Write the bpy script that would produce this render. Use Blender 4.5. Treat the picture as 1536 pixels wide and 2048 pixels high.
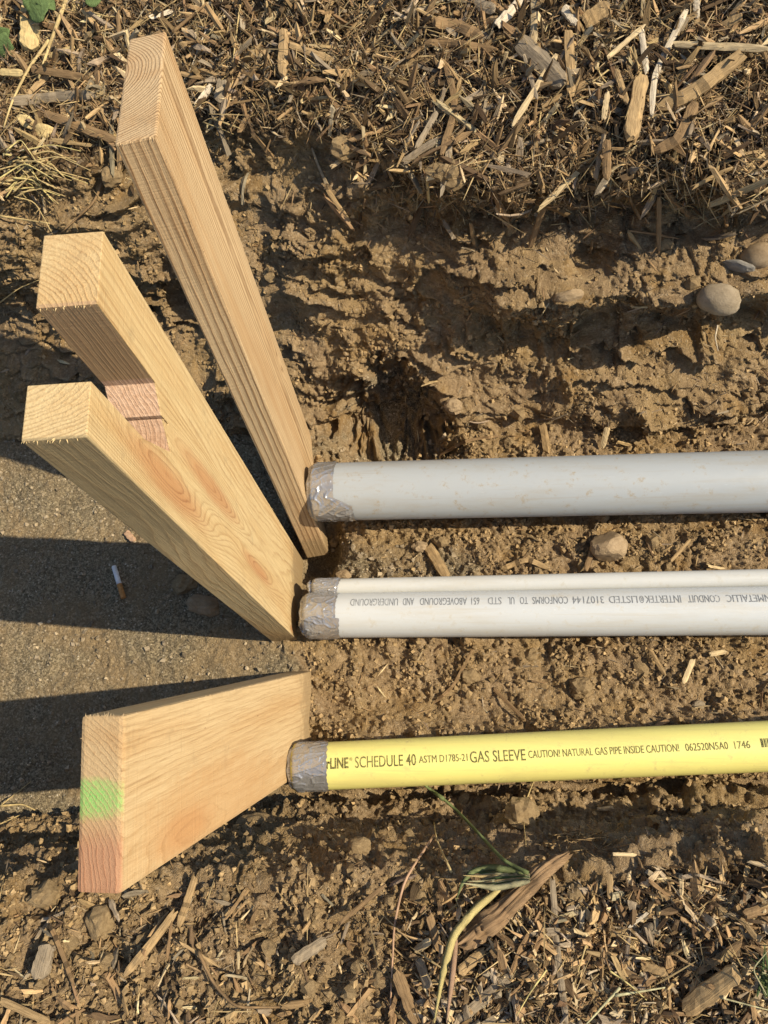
import bpy, bmesh, math, random, zlib
import numpy as np
from mathutils import Vector, Matrix

for o in list(bpy.data.objects): bpy.data.objects.remove(o)
scene = bpy.context.scene
C = scene.collection
rng = np.random.default_rng(7)
random.seed(7)

# ------------------------------------------------------------------ camera
F_PX, CAM_H, W_PX, H_PX = 1540.0, 1.175, 1536, 2048
_n = np.array([272, -560, -1540.0]); _n /= np.linalg.norm(_n)
_x = np.array([7958, 280, 1540.0]); _x -= _x.dot(_n) * _n; _x /= np.linalg.norm(_x)
CR = np.stack([_x, np.cross(-_n, _x), -_n])            # world = CR @ camera
CAM = np.array([0, 0, CAM_H])
cam_d = bpy.data.cameras.new('camera'); cam = bpy.data.objects.new('camera', cam_d); C.objects.link(cam)
cam.matrix_world = Matrix([[*CR[0], 0], [*CR[1], 0], [*CR[2], CAM_H], [0, 0, 0, 1]])
cam_d.sensor_fit = 'HORIZONTAL'; cam_d.sensor_width = 36; cam_d.lens = 36 * F_PX / W_PX
cam_d.clip_start = 0.02; cam_d.clip_end = 200
scene.camera = cam

# ------------------------------------------------------------------ light
SUN_EL, SUN_AZ = math.radians(43), math.radians(5)     # azimuth: from +X towards -Y
sun_dir = Vector((math.cos(SUN_EL) * math.cos(SUN_AZ), -math.cos(SUN_EL) * math.sin(SUN_AZ), math.sin(SUN_EL)))
world = bpy.data.worlds.new('World'); scene.world = world; world.use_nodes = True
wt = world.node_tree; wt.nodes.clear()
sky = wt.nodes.new('ShaderNodeTexSky'); sky.sky_type = 'NISHITA'; sky.sun_disc = False
sky.sun_elevation = SUN_EL; sky.sun_rotation = math.radians(90) + SUN_AZ
bg = wt.nodes.new('ShaderNodeBackground'); bg.inputs['Strength'].default_value = 0.105
wo = wt.nodes.new('ShaderNodeOutputWorld')
wt.links.new(sky.outputs[0], bg.inputs[0]); wt.links.new(bg.outputs[0], wo.inputs[0])
sl = bpy.data.lights.new('sun', 'SUN'); sl.energy = 4.7; sl.angle = math.radians(0.5); sl.color = (1.0, 0.87, 0.66)
so = bpy.data.objects.new('sun', sl); C.objects.link(so); so.rotation_euler = sun_dir.to_track_quat('Z', 'Y').to_euler()
so.location = (3, 0, 3)
scene.view_settings.view_transform = 'Standard'; scene.view_settings.look = 'None'
scene.view_settings.exposure = 0.58; scene.view_settings.gamma = 1.0

# ------------------------------------------------------------------ helpers: projection
def at(px, py, z):
    w = CR @ np.array([(px - 768) / F_PX, (1024 - py) / F_PX, -1.0])
    return CAM + w * ((z - CAM_H) / w[2])
def ray(px, py): return CR @ np.array([(px - 768) / F_PX, (1024 - py) / F_PX, -1.0])
def project(P):
    c = (np.asarray(P, float) - CAM) @ CR
    d = -c[..., 2]
    return 768 + F_PX * c[..., 0] / d, 1024 - F_PX * c[..., 1] / d, d

# ------------------------------------------------------------------ helpers: numpy noise
def _hash(ix, iy, k):
    h = (ix.astype(np.int64) * 374761393 + iy.astype(np.int64) * 668265263 + k * 974634777) & 0xffffffff
    h = ((h ^ (h >> 13)) * 1274126177) & 0xffffffff
    h = ((h ^ (h >> 16)) * 2246822519) & 0xffffffff
    return ((h ^ (h >> 15)) & 0xffffff).astype(np.float32) / 0xffffff
def vnoise(x, y, k=0):
    ix, iy = np.floor(x), np.floor(y); fx, fy = (x - ix).astype(np.float32), (y - iy).astype(np.float32)
    u, v = fx * fx * fx * (fx * (fx * 6 - 15) + 10), fy * fy * fy * (fy * (fy * 6 - 15) + 10)
    def g(dx, dy):
        a = _hash(ix + dx, iy + dy, k) * 6.2831853
        return np.cos(a) * (fx - dx) + np.sin(a) * (fy - dy)
    a, b, c, d = g(0, 0), g(1, 0), g(0, 1), g(1, 1)
    return 1.4 * ((a + (b - a) * u) + ((c + (d - c) * u) - (a + (b - a) * u)) * v)
def fbm(x, y, k=0, o=4, r=0.5):
    s = 0; a = 1.0
    for i in range(o):
        s = s + a * vnoise(x * 2 ** i + 13.7 * i, y * 2 ** i - 7.3 * i, k + i); a *= r
    return s
def worley(x, y, k=0):
    ix, iy = np.floor(x), np.floor(y); f1 = np.full(x.shape, 9.0, np.float32); f2 = f1.copy(); cid = np.zeros(x.shape, np.float32)
    for dx in (-1, 0, 1):
        for dy in (-1, 0, 1):
            cx, cy = ix + dx, iy + dy
            d = np.hypot(cx + _hash(cx, cy, k) - x, cy + _hash(cx, cy, k + 50) - y).astype(np.float32)
            m = d < f1
            f2 = np.where(m, f1, np.minimum(f2, d)); cid = np.where(m, _hash(cx, cy, k + 99), cid); f1 = np.where(m, d, f1)
    return f1, f2, cid
def sstep(a, b, x):
    t = np.clip((x - a) / (b - a), 0, 1); return t * t * (3 - 2 * t)
def clods(x, y, k):
    """rounded lumps of unequal height, 0..1"""
    f1, f2, cid = worley(x, y, k)
    return np.clip(1 - f1 * f1 * 1.6, 0, 1) * (0.25 + 0.75 * cid) * sstep(0, 0.25, f2 - f1)

# ------------------------------------------------------------------ helpers: shader graph
class NG:
    def __init__(s, name, rough=0.8, spec=0.3):
        s.m = bpy.data.materials.new(name); s.m.use_nodes = True; s.t = s.m.node_tree
        s.b = s.t.nodes['Principled BSDF']; s.b.inputs['Roughness'].default_value = rough
        s.b.inputs['Specular IOR Level'].default_value = spec
    def put(s, sock, v):
        if hasattr(v, 'is_linked') or isinstance(v, bpy.types.NodeSocket): s.t.links.new(v, sock)
        elif isinstance(v, (tuple, list)) and len(v) == 3 and sock.type == 'RGBA': sock.default_value = (*v, 1)
        else: sock.default_value = v
    def math(s, op, a, b=0.0, c=0.0, clamp=False):
        n = s.t.nodes.new('ShaderNodeMath'); n.operation = op; n.use_clamp = clamp
        for i, v in enumerate((a, b, c)): s.put(n.inputs[i], v)
        return n.outputs[0]
    def vmath(s, op, a, b=(0, 0, 0)):
        n = s.t.nodes.new('ShaderNodeVectorMath'); n.operation = op
        s.put(n.inputs[0], a); s.put(n.inputs[1], b)
        return n.outputs['Value'] if op in ('LENGTH', 'DOT_PRODUCT', 'DISTANCE') else n.outputs[0]
    def coord(s, which='Object'): return s.t.nodes.new('ShaderNodeTexCoord').outputs[which]
    def attr(s, name, out='Color'):
        n = s.t.nodes.new('ShaderNodeAttribute'); n.attribute_name = name; return n.outputs[out]
    def sep(s, v):
        n = s.t.nodes.new('ShaderNodeSeparateXYZ'); s.put(n.inputs[0], v); return n.outputs
    def comb(s, x, y, z):
        n = s.t.nodes.new('ShaderNodeCombineXYZ')
        for i, v in enumerate((x, y, z)): s.put(n.inputs[i], v)
        return n.outputs[0]
    def noise(s, v, scale, detail=3, rough=0.55, out='Fac'):
        n = s.t.nodes.new('ShaderNodeTexNoise'); s.put(n.inputs['Vector'], v)
        n.inputs['Scale'].default_value = scale; n.inputs['Detail'].default_value = detail; n.inputs['Roughness'].default_value = rough
        return n.outputs[out]
    def voro(s, v, scale, out='Color', feature='F1'):
        n = s.t.nodes.new('ShaderNodeTexVoronoi'); n.feature = feature; s.put(n.inputs['Vector'], v); n.inputs['Scale'].default_value = scale
        return n.outputs[out]
    def ramp(s, f, stops, interp='LINEAR'):
        n = s.t.nodes.new('ShaderNodeValToRGB'); n.color_ramp.interpolation = interp; e = n.color_ramp.elements
        while len(e) < len(stops): e.new(0.5)
        for i, (p, c) in enumerate(stops):
            e[i].position = p; e[i].color = (c, c, c, 1) if isinstance(c, (int, float)) else (*c, 1)
        s.put(n.inputs[0], f); return n.outputs[0]
    def mix(s, f, a, b, mode='MIX'):
        n = s.t.nodes.new('ShaderNodeMix'); n.data_type = 'RGBA'; n.blend_type = mode
        s.put(n.inputs[0], f); s.put(n.inputs[6], a); s.put(n.inputs[7], b); return n.outputs[2]
    def map(s, v, a, b, c=0.0, d=1.0):
        n = s.t.nodes.new('ShaderNodeMapRange'); n.interpolation_type = 'SMOOTHSTEP'
        for i, q in enumerate((v, a, b, c, d)): s.put(n.inputs[i], q)
        return n.outputs[0]
    def bump(s, h, strength, dist, nrm=None):
        n = s.t.nodes.new('ShaderNodeBump'); n.inputs['Strength'].default_value = strength; n.inputs['Distance'].default_value = dist
        s.put(n.inputs['Height'], h)
        if nrm is not None: s.put(n.inputs['Normal'], nrm)
        return n.outputs[0]
    def out(s, col=None, nrm=None, rough=None, metal=None):
        if col is not None: s.put(s.b.inputs['Base Color'], col)
        if nrm is not None: s.put(s.b.inputs['Normal'], nrm)
        if rough is not None: s.put(s.b.inputs['Roughness'], rough)
        if metal is not None: s.put(s.b.inputs['Metallic'], metal)
        return s.m

# ------------------------------------------------------------------ helpers: objects
def tag(o, label=None, cat=None, group=None, kind=None):
    for k, v in (('label', label), ('category', cat), ('group', group), ('kind', kind)):
        if v: o[k] = v
    return o
def mesh_from(name, verts, faces, mat, smooth=False, attrs=None, parent=None, link=True):
    me = bpy.data.meshes.new(name); me.from_pydata([tuple(map(float, v)) for v in verts], [], [tuple(map(int, f)) for f in faces]); me.update()
    if smooth: me.polygons.foreach_set('use_smooth', [True] * len(me.polygons))
    for an, (ty, arr) in (attrs or {}).items():
        a = me.attributes.new(an, ty, 'POINT'); a.data.foreach_set('color' if ty == 'FLOAT_COLOR' else 'vector', np.asarray(arr, np.float32).ravel())
    if mat: me.materials.append(mat)
    if not link: return me
    o = bpy.data.objects.new(name, me); C.objects.link(o)
    if parent: o.parent = parent
    return o
def quad_mesh(name, verts, quads, mat, attrs=None, smooth=True):
    me = bpy.data.meshes.new(name); nv, nf = len(verts), len(quads); k = quads.shape[1]
    me.vertices.add(nv); me.vertices.foreach_set('co', np.ascontiguousarray(verts, np.float32).ravel())
    me.loops.add(nf * k); me.loops.foreach_set('vertex_index', np.ascontiguousarray(quads, np.int32).ravel())
    me.polygons.add(nf); me.polygons.foreach_set('loop_start', np.arange(0, nf * k, k, dtype=np.int32))
    me.polygons.foreach_set('use_smooth', np.full(nf, smooth))
    me.update(calc_edges=True)
    for an, (ty, arr) in (attrs or {}).items():
        a = me.attributes.new(an, ty, 'POINT'); a.data.foreach_set('color' if ty == 'FLOAT_COLOR' else 'vector', np.ascontiguousarray(arr, np.float32).ravel())
    me.materials.append(mat)
    o = bpy.data.objects.new(name, me); C.objects.link(o); return o
def empty(name, loc, label, cat, group=None):
    o = bpy.data.objects.new(name, None); o.empty_display_size = 0.02; C.objects.link(o); o.location = loc
    return tag(o, label, cat, group)

# ------------------------------------------------------------------ materials: soil
def soil_material():
    g = NG('soil', 0.96, 0.15); P = g.coord(); a = g.sep(g.attr('soil', 'Vector'))
    big = g.noise(P, 7, 5, 0.6); mid = g.noise(P, 45, 5, 0.65); fine = g.noise(P, 260, 6, 0.8)
    brown = g.ramp(mid, [(0.25, (0.220, 0.150, 0.083)), (0.5, (0.355, 0.250, 0.140)), (0.75, (0.475, 0.350, 0.206))])
    brown = g.mix(g.map(big, 0.4, 0.65), brown, (0.39, 0.272, 0.132))
    ochre = g.mix(g.map(g.noise(P, 14, 4), 0.52, 0.7), brown, (0.33, 0.212, 0.092))
    zs = g.sep(P)[2]; lay = g.noise(g.comb(g.math('MULTIPLY', g.sep(P)[0], 5), 0.0, g.math('MULTIPLY', zs, 75)), 1.0, 4, .6)
    cut = g.math('MULTIPLY', a[2], g.map(lay, .42, .66, 0, 1)); ochre = g.mix(g.math('MULTIPLY', cut, .6), ochre, g.mix(1.0, ochre, (.66, .66, .64), 'MULTIPLY'))
    ochre = g.mix(g.math('MULTIPLY', a[2], g.map(lay, .46, .30, 0, .55)), ochre, (0.46, 0.345, 0.185))
    # sand with single grains
    cell = g.sep(g.voro(P, 420)); grain = g.ramp(cell[0], [(0.0, (0.13, 0.105, 0.065)), (0.45, (0.25, 0.200, 0.122)), (0.8, (0.36, 0.295, 0.185)), (0.97, (0.42, 0.34, 0.21)), (1.0, (0.75, 0.66, 0.50))])
    grain = g.mix(g.map(big, 0.40, 0.62, 0, 0.75), grain, (0.33, 0.235, 0.125))
    sand = g.math('ADD', a[0], g.math('MULTIPLY', g.math('SUBTRACT', mid, 0.5), 0.9), clamp=True)
    col = g.mix(g.map(sand, 0.35, 0.75), ochre, grain)
    humus = g.ramp(g.noise(P, 120, 4), [(0.3, (0.05, 0.034, 0.020)), (0.7, (0.17, 0.112, 0.060))])
    hm = g.math('ADD', a[1], g.math('MULTIPLY', g.math('SUBTRACT', g.noise(P, 30, 4), 0.5), 0.8), clamp=True)
    col = g.mix(g.map(hm, 0.3, 0.75), col, humus)
    col = g.mix(g.map(fine, 0.35, 0.62, 0.55, 0.0), col, g.mix(1.0, col, (0.50, 0.47, 0.44), 'MULTIPLY'))
    gr2 = g.sep(g.voro(P, 300)); col = g.mix(g.map(gr2[1], 0.86, 0.95, 0, 0.45), col, (0.50, 0.39, 0.25))
    h = g.math('ADD', g.math('MULTIPLY', g.noise(P, 150, 8, 0.78), 1.3), g.math('MULTIPLY', g.voro(P, 420, 'Distance'), -0.35))
    return g.out(col, g.bump(h, 1.0, 0.0055))
M_SOIL = soil_material()

# ------------------------------------------------------------------ the ground sheet
xd = np.arange(-1.06, 0.53, 0.0024)
def outw(a, b, n): return a + (b - a) * (np.linspace(0, 1, n + 1)[1:] ** 2.6)
XS = np.concatenate([outw(-1.06, -18, 34)[::-1], xd, outw(xd[-1], 18, 34)]); NX = len(XS)
def ip(pts): return np.interp(XS, [p[0] for p in pts], [p[1] for p in pts])
wob = lambda k, f, a: a * fbm(XS * f, np.full(NX, 3.3 * k), 300 + k, 3)
Ye = ip([(-1.2, .825), (-.75, .825), (-.57, .885), (-.37, .93), (-.215, .86), (0, .80), (.33, .76), (1, .75)]) + wob(1, 9, .016)
Yf = ip([(-1.2, .59), (-.94, .585), (.4, .556), (1, .55)]) + wob(2, 8, .010)
Yn = ip([(-1.2, -.085), (-.8, -.067), (-.245, -.019), (.33, .020), (.5, .0), (1, -.02)]) + wob(3, 9, .006)
Yt = ip([(-1.2, -.13), (-.62, -.128), (-.19, -.098), (.03, -.088), (.26, -.056), (.45, -.07), (1, -.10)]) + wob(4, 10, .012)
ones = np.ones(NX)
ctrl = [(18 * ones, .62 * ones), (3 * ones, .52 * ones), (1.65 * ones, .46 * ones), (1.2 * ones, .43 * ones), (Ye, .345 * ones),
        (Yf, 0.0 * ones), (Yn, 0.0 * ones), (Yn - .009, .050 * ones), (Yn - .044, .062 * ones), (Yt, .25 * ones), (-.34 * ones, .30 * ones), (-.62 * ones, .33 * ones), (-3 * ones, .42 * ones), (-18 * ones, .5 * ones)]
cnt = [7, 14, 40, 185, 235, 280, 30, 20, 80, 150, 40, 14, 8]
Yr, Zr, reg = [], [], []
for k, n in enumerate(cnt):
    f = np.linspace(0, 1, n, endpoint=False)
    if k == 0: f = 1 - (1 - f) ** 2.2
    if k == len(cnt) - 1: f = f ** 2.2
    Yr.append(ctrl[k][0][None] * (1 - f[:, None]) + ctrl[k + 1][0][None] * f[:, None])
    Zr.append(ctrl[k][1][None] * (1 - f[:, None]) + ctrl[k + 1][1][None] * f[:, None])
Yg = np.concatenate(Yr + [ctrl[-1][0][None]]); Zg = np.concatenate(Zr + [ctrl[-1][1][None]]); NS = len(Yg)
bound = np.cumsum([0] + cnt)
js = slice(bound[3] - 30, bound[10] + 10)
for _ in range(25):                                    # round the corners of the profile
    for A in (Yg, Zg):
        B = A[js].copy(); B[1:-1] = 0.25 * B[:-2] + 0.5 * B[1:-1] + 0.25 * B[2:]; A[js] = B
Xg = np.broadcast_to(XS[None], Yg.shape).copy()
Sg = np.concatenate([np.zeros((1, NX)), np.cumsum(np.hypot(np.diff(Yg, axis=0), np.diff(Zg, axis=0)), 0)])
Sg -= Sg[bound[4]][None]                               # s = 0 at the lip of the far wall
Lw = (Sg[bound[5]] - 0)[None]                          # far wall length
jj = np.arange(NS)[:, None] * np.ones((1, NX))
def band(a, b, soft): return sstep(a - soft, a + soft, jj) * (1 - sstep(b - soft, b + soft, jj))
wFar = 1 - sstep(bound[4] - 8, bound[4] + 25, jj)
wWall = band(bound[4], bound[5], 14); wFloor = band(bound[5], bound[6], 10)
wNw = band(bound[6], bound[9], 8); wNear = sstep(bound[9] - 12, bound[9] + 6, jj)
q = np.clip(Sg / Lw, -1, 3)                            # 0 at the lip, 1 at the foot of the far wall
near_view = (np.abs(Xg + .25) < 1.4) & (Yg > -1.1) & (Yg < 1.8)
# noise fields on (x, s); a little warp so that nothing lines up
wx = Xg + 0.012 * fbm(Xg * 14, Sg * 14, 1, 2); ws = Sg + 0.012 * fbm(Xg * 14, Sg * 14, 5, 2)
n_big = fbm(wx * 5, ws * 7, 11, 4); n_mid = fbm(wx * 22, ws * 22, 21, 4, .55); n_fine = fbm(wx * 90, ws * 90, 31, 4, .6)
n_str = fbm(wx * 4, ws * 42, 41, 4, .55)
c_big = clods(wx * 19, ws * 19, 61); c_mid = clods(wx * 48, ws * 48, 62); c_sml = clods(wx * 120, ws * 120, 63); c_tny = clods(wx * 230, ws * 230, 64)
sandL = 1 - sstep(-.42, -.24, Xg + .05 * n_big)        # sandy floor on the left
patch = sstep(-.1, .5, n_mid + .6 * n_big)
disp = np.zeros_like(Xg)
rough_zone = sstep(-.25, .35, fbm(wx * 7, ws * 9, 71, 3))
def billow(x, y, k, o=4, r=.55):
    t = 0; a_ = 1.0
    for i in range(o): t = t + a_ * np.abs(vnoise(x * 2 ** i + 5.1 * i, y * 2 ** i - 3.7 * i, k + i)); a_ *= r
    return t
b_mid = billow(wx * 26, ws * 26, 81, 5, .62); b_cr = billow(wx * 85, ws * 85, 91, 3, .6)
def ledges(u):
    fr = u - np.floor(u); lay = _hash(np.floor(u), np.floor(u) * 0 + 3, 7)
    return (fr ** 1.6) * (1 - sstep(.90, 1.0, fr)) * (.35 + .9 * lay)
mod = sstep(-.45, .35, fbm(wx * 6, ws * 5, 111, 3))
lg = ledges(q * 5.5 + .85 * n_big + .16 * n_mid + .35 * Xg) * mod
lg2 = ledges(q * 13 + 1.0 * n_big + .22 * n_mid + .5 * Xg) * sstep(-.3, .5, fbm(wx * 9, ws * 9, 121, 3))
disp += wWall * (.022 * n_big + .036 * lg + .017 * lg2 - .014 + (.25 + .75 * rough_zone) * (.017 * b_mid + .006 * b_cr) + .0035 * n_fine + (.2 + .8 * rough_zone) * (.005 * c_mid + .0035 * c_sml + .0022 * c_tny) - .012)
r_und = sstep(-.16, .02, Xg)
disp += wWall * r_und * (-.052 * np.exp(-((q - .62 - .05 * n_big) / .13) ** 2) * (1 + .5 * n_mid) + .034 * np.exp(-((q - .40 - .04 * n_big) / .055) ** 2))
disp += wWall * (1 - r_und) * sstep(-.46, -.56, Xg) * (-.085 * np.exp(-((q - .52) / .22) ** 2) + .02 * np.exp(-((q - .16) / .08) ** 2))
disp += wWall * .020 * np.exp(-((q - .93) / .07) ** 2) * sstep(-.13, -.05, Xg)
hd_ = ((Xg + .205 - .03 * n_big - .012 * n_mid) / (.045 + .05 * np.clip(q - .6, 0, .5) / .4)) ** 2 + ((q - .98 - .05 * n_mid) / .24) ** 2
hd_ = hd_ + .55 * n_mid + .25 * n_fine
hole = 1 - sstep(.05, 1.7, hd_)
disp += -.085 * hole * (1 + .35 * n_mid + .2 * n_fine) + hole * (.010 * b_mid + .006 * b_cr)
lipw = wWall * sstep(-.22, -.05, Xg)
disp += lipw * (.030 * np.exp(-((q - .05) / .06) ** 2) * (1 + .9 * n_mid) - .026 * np.exp(-((q - .20 - .03 * n_mid) / .06) ** 2) * (1 + .6 * n_mid))
hole2 = np.exp(-(((Xg - .118) / .022) ** 2) - ((q - .34) / .055) ** 2); disp += -.05 * hole2 * wWall
for hx, hq, hr, hd in ((-.05, .42, .03, .02), (.22, .27, .05, .014), (-.37, .62, .04, .02), (-.16, .52, .03, .018), (.33, .5, .03, .02)):
    disp += wWall * -hd * np.exp(-((Xg - hx) / hr) ** 2 - ((q - hq) / (hr * 1.8)) ** 2)
fl = wFloor * (1 - .75 * sandL)
disp += wFloor * (.007 * n_big + .0022 * n_mid) + fl * (.004 * n_mid + .003 * n_fine + .004 * b_mid + .005 * b_cr + (.3 + patch) * (.003 * c_mid + .0045 * c_sml + .0036 * c_tny) - .006) + wFloor * sandL * .0013 * n_fine
disp += wFloor * .012 * np.exp(-((Yg - .335) / .05) ** 2) * sstep(-.30, -.2, Xg)      # soil heaped between the pipes
disp += wFloor * .040 * (1 - sstep(.06, .13, Yg)) * sstep(-.31, -.22, Xg)
disp += wFloor * -.012 * np.exp(-((Yg - .43) / .06) ** 2) * (1 - sstep(-.2, .15, Xg))
disp += wNw * (.008 * n_big + .005 * n_mid + .003 * n_fine + .006 * n_str + .005 * c_mid + .004 * c_sml + .004 * b_cr) + wNw * (.016 * ledges(Zg * 26 + .8 * n_big + .3 * n_mid + 2.2 * Xg) - .016 * np.exp(-((Zg - .022) / .020) ** 2))
disp += wNear * (.016 * n_big + .009 * n_mid + .004 * n_fine + (.35 + .8 * rough_zone) * (.007 * c_big + .0045 * c_mid + .0035 * c_sml + .0025 * c_tny) + .008 * b_mid + .006 * b_cr - .012)
disp += wFar * (.012 * n_big + .010 * n_mid + .004 * n_fine + .006 * c_mid)
for yl, yr, am in ((.2520 - .040, .2527 - .040, .010), (.2520 + .055, .2527 + .050, .008), (.055, .098, .012)):
    yy = yl + (yr - yl) * (Xg + .28) / .65; disp += wFloor * sstep(-.27, -.18, Xg) * am * np.exp(-((Yg - yy) / .016) ** 2) * np.clip(.6 + n_mid * 1.2, 0, 2)
disp += -.062 * wFloor * np.exp(-((Xg + .338) / .040) ** 4 - ((Yg - .335) / .050) ** 4) - .05 * wFloor * np.exp(-((Xg + .325) / .045) ** 4 - ((Yg - .385) / .045) ** 4)
disp *= near_view
G = np.stack([Xg, Yg, Zg], -1)
def grid_normals(G):
    du = np.gradient(G, axis=1); dv = np.gradient(G, axis=0)
    n = np.cross(dv, du); n /= np.linalg.norm(n, axis=-1, keepdims=True) + 1e-12
    return n
N0 = grid_normals(G)
if N0[bound[5] + 100, NX // 2, 2] < 0: N0 = -N0
G = G + N0 * disp[..., None]
N1 = grid_normals(G)
if N1[bound[5] + 100, NX // 2, 2] < 0: N1 = -N1
# soil kind: x sand, y humus
mulchN = wNear * sstep(-.12, .02, Xg + .06 * n_big + .5 * (-.13 - Yg) * sstep(-.2, 0, Xg)) + wNear * .0
mulchF = wFar
sand = np.clip(wFloor * sandL * 1.1 + (.75 + .5 * n_mid) * np.exp(-((Xg + .20) / .11) ** 2 - ((q - .95) / .26) ** 2) * (1 - wFar) + .75 * wFloor * np.exp(-((Yg - .33) / .06) ** 2) * (1 - sstep(-.12, .05, Xg)), 0, 1)
humus = np.clip(mulchF * sstep(-.05, .03, -Sg + .04 * n_big) + (.2 + .6 * sstep(-.30, -.10, Xg)) * wWall * np.exp(-(q / .16) ** 2) * sstep(-.4, .2, n_mid + .4) + .52 * mulchN, 0, 1)
soil_attr = np.stack([sand, humus, np.clip(wWall + wNw, 0, 1)], -1)
def sub_sheet(name, j0, j1):
    n = j1 - j0 + 1; idx = np.arange(n * NX).reshape(n, NX)
    quads = np.stack([idx[:-1, :-1], idx[1:, :-1], idx[1:, 1:], idx[:-1, 1:]], -1).reshape(-1, 4)
    o = quad_mesh(name, G[j0:j1 + 1].reshape(-1, 3), quads, M_SOIL, {'soil': ('FLOAT_VECTOR', soil_attr[j0:j1 + 1].reshape(-1, 3))})
    o['kind'] = 'structure'; return o
sub_sheet('ground', 0, bound[4])['label'] = 'mulch covered soil of the far trench bank'
sub_sheet('trench_wall', bound[4], bound[5])['label'] = 'rough brown soil wall of the trench above the grey pipe'
sub_sheet('trench_floor', bound[5], bound[6])['label'] = 'sandy trench floor under the pipes and boards'
sub_sheet('trench_wall', bound[6], bound[9])['label'] = 'short soil wall of the trench below the yellow pipe'
sub_sheet('ground', bound[9], NS - 1)['label'] = 'crumbly brown soil of the near trench bank'

PXg, PYg, Dg = project(G)
inview = (PXg > -60) & (PXg < W_PX + 60) & (PYg > -60) & (PYg < H_PX + 60)
_iv = np.flatnonzero(inview.ravel()); _px = PXg.ravel()[_iv]; _py = PYg.ravel()[_iv]; _dd = Dg.ravel()[_iv]
_fG = G.reshape(-1, 3); _fN = N1.reshape(-1, 3)
# buckets for quick look-ups of the nearest surface point under a pixel
_bk = (np.clip(((_px + 60) // 12).astype(int), 0, 140) * 200 + np.clip(((_py + 60) // 12).astype(int), 0, 199))
_ord = np.argsort(_bk, kind='stable'); _bs = np.searchsorted(_bk[_ord], np.arange(141 * 200 + 1))
def hit(px, py):
    """surface point, normal and depth seen at a photograph pixel"""
    px = min(max(px, -50), W_PX + 50); py = min(max(py, -50), H_PX + 50)
    bx, by = int((px + 60) // 12), int((py + 60) // 12); c = []
    for dx in (-1, 0, 1):
        for dy in (-1, 0, 1):
            b = (bx + dx) * 200 + by + dy
            if 0 <= b < 141 * 200: c.append(_ord[_bs[b]:_bs[b + 1]])
    c = np.concatenate(c)
    d2 = (_px[c] - px) ** 2 + (_py[c] - py) ** 2
    near = c[d2 < max(d2.min() * 4, 16)]
    k = near[np.argmin(_dd[near])]; i = _iv[k]
    return _fG[i].copy(), _fN[i].copy(), float(_dd[k])

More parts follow.
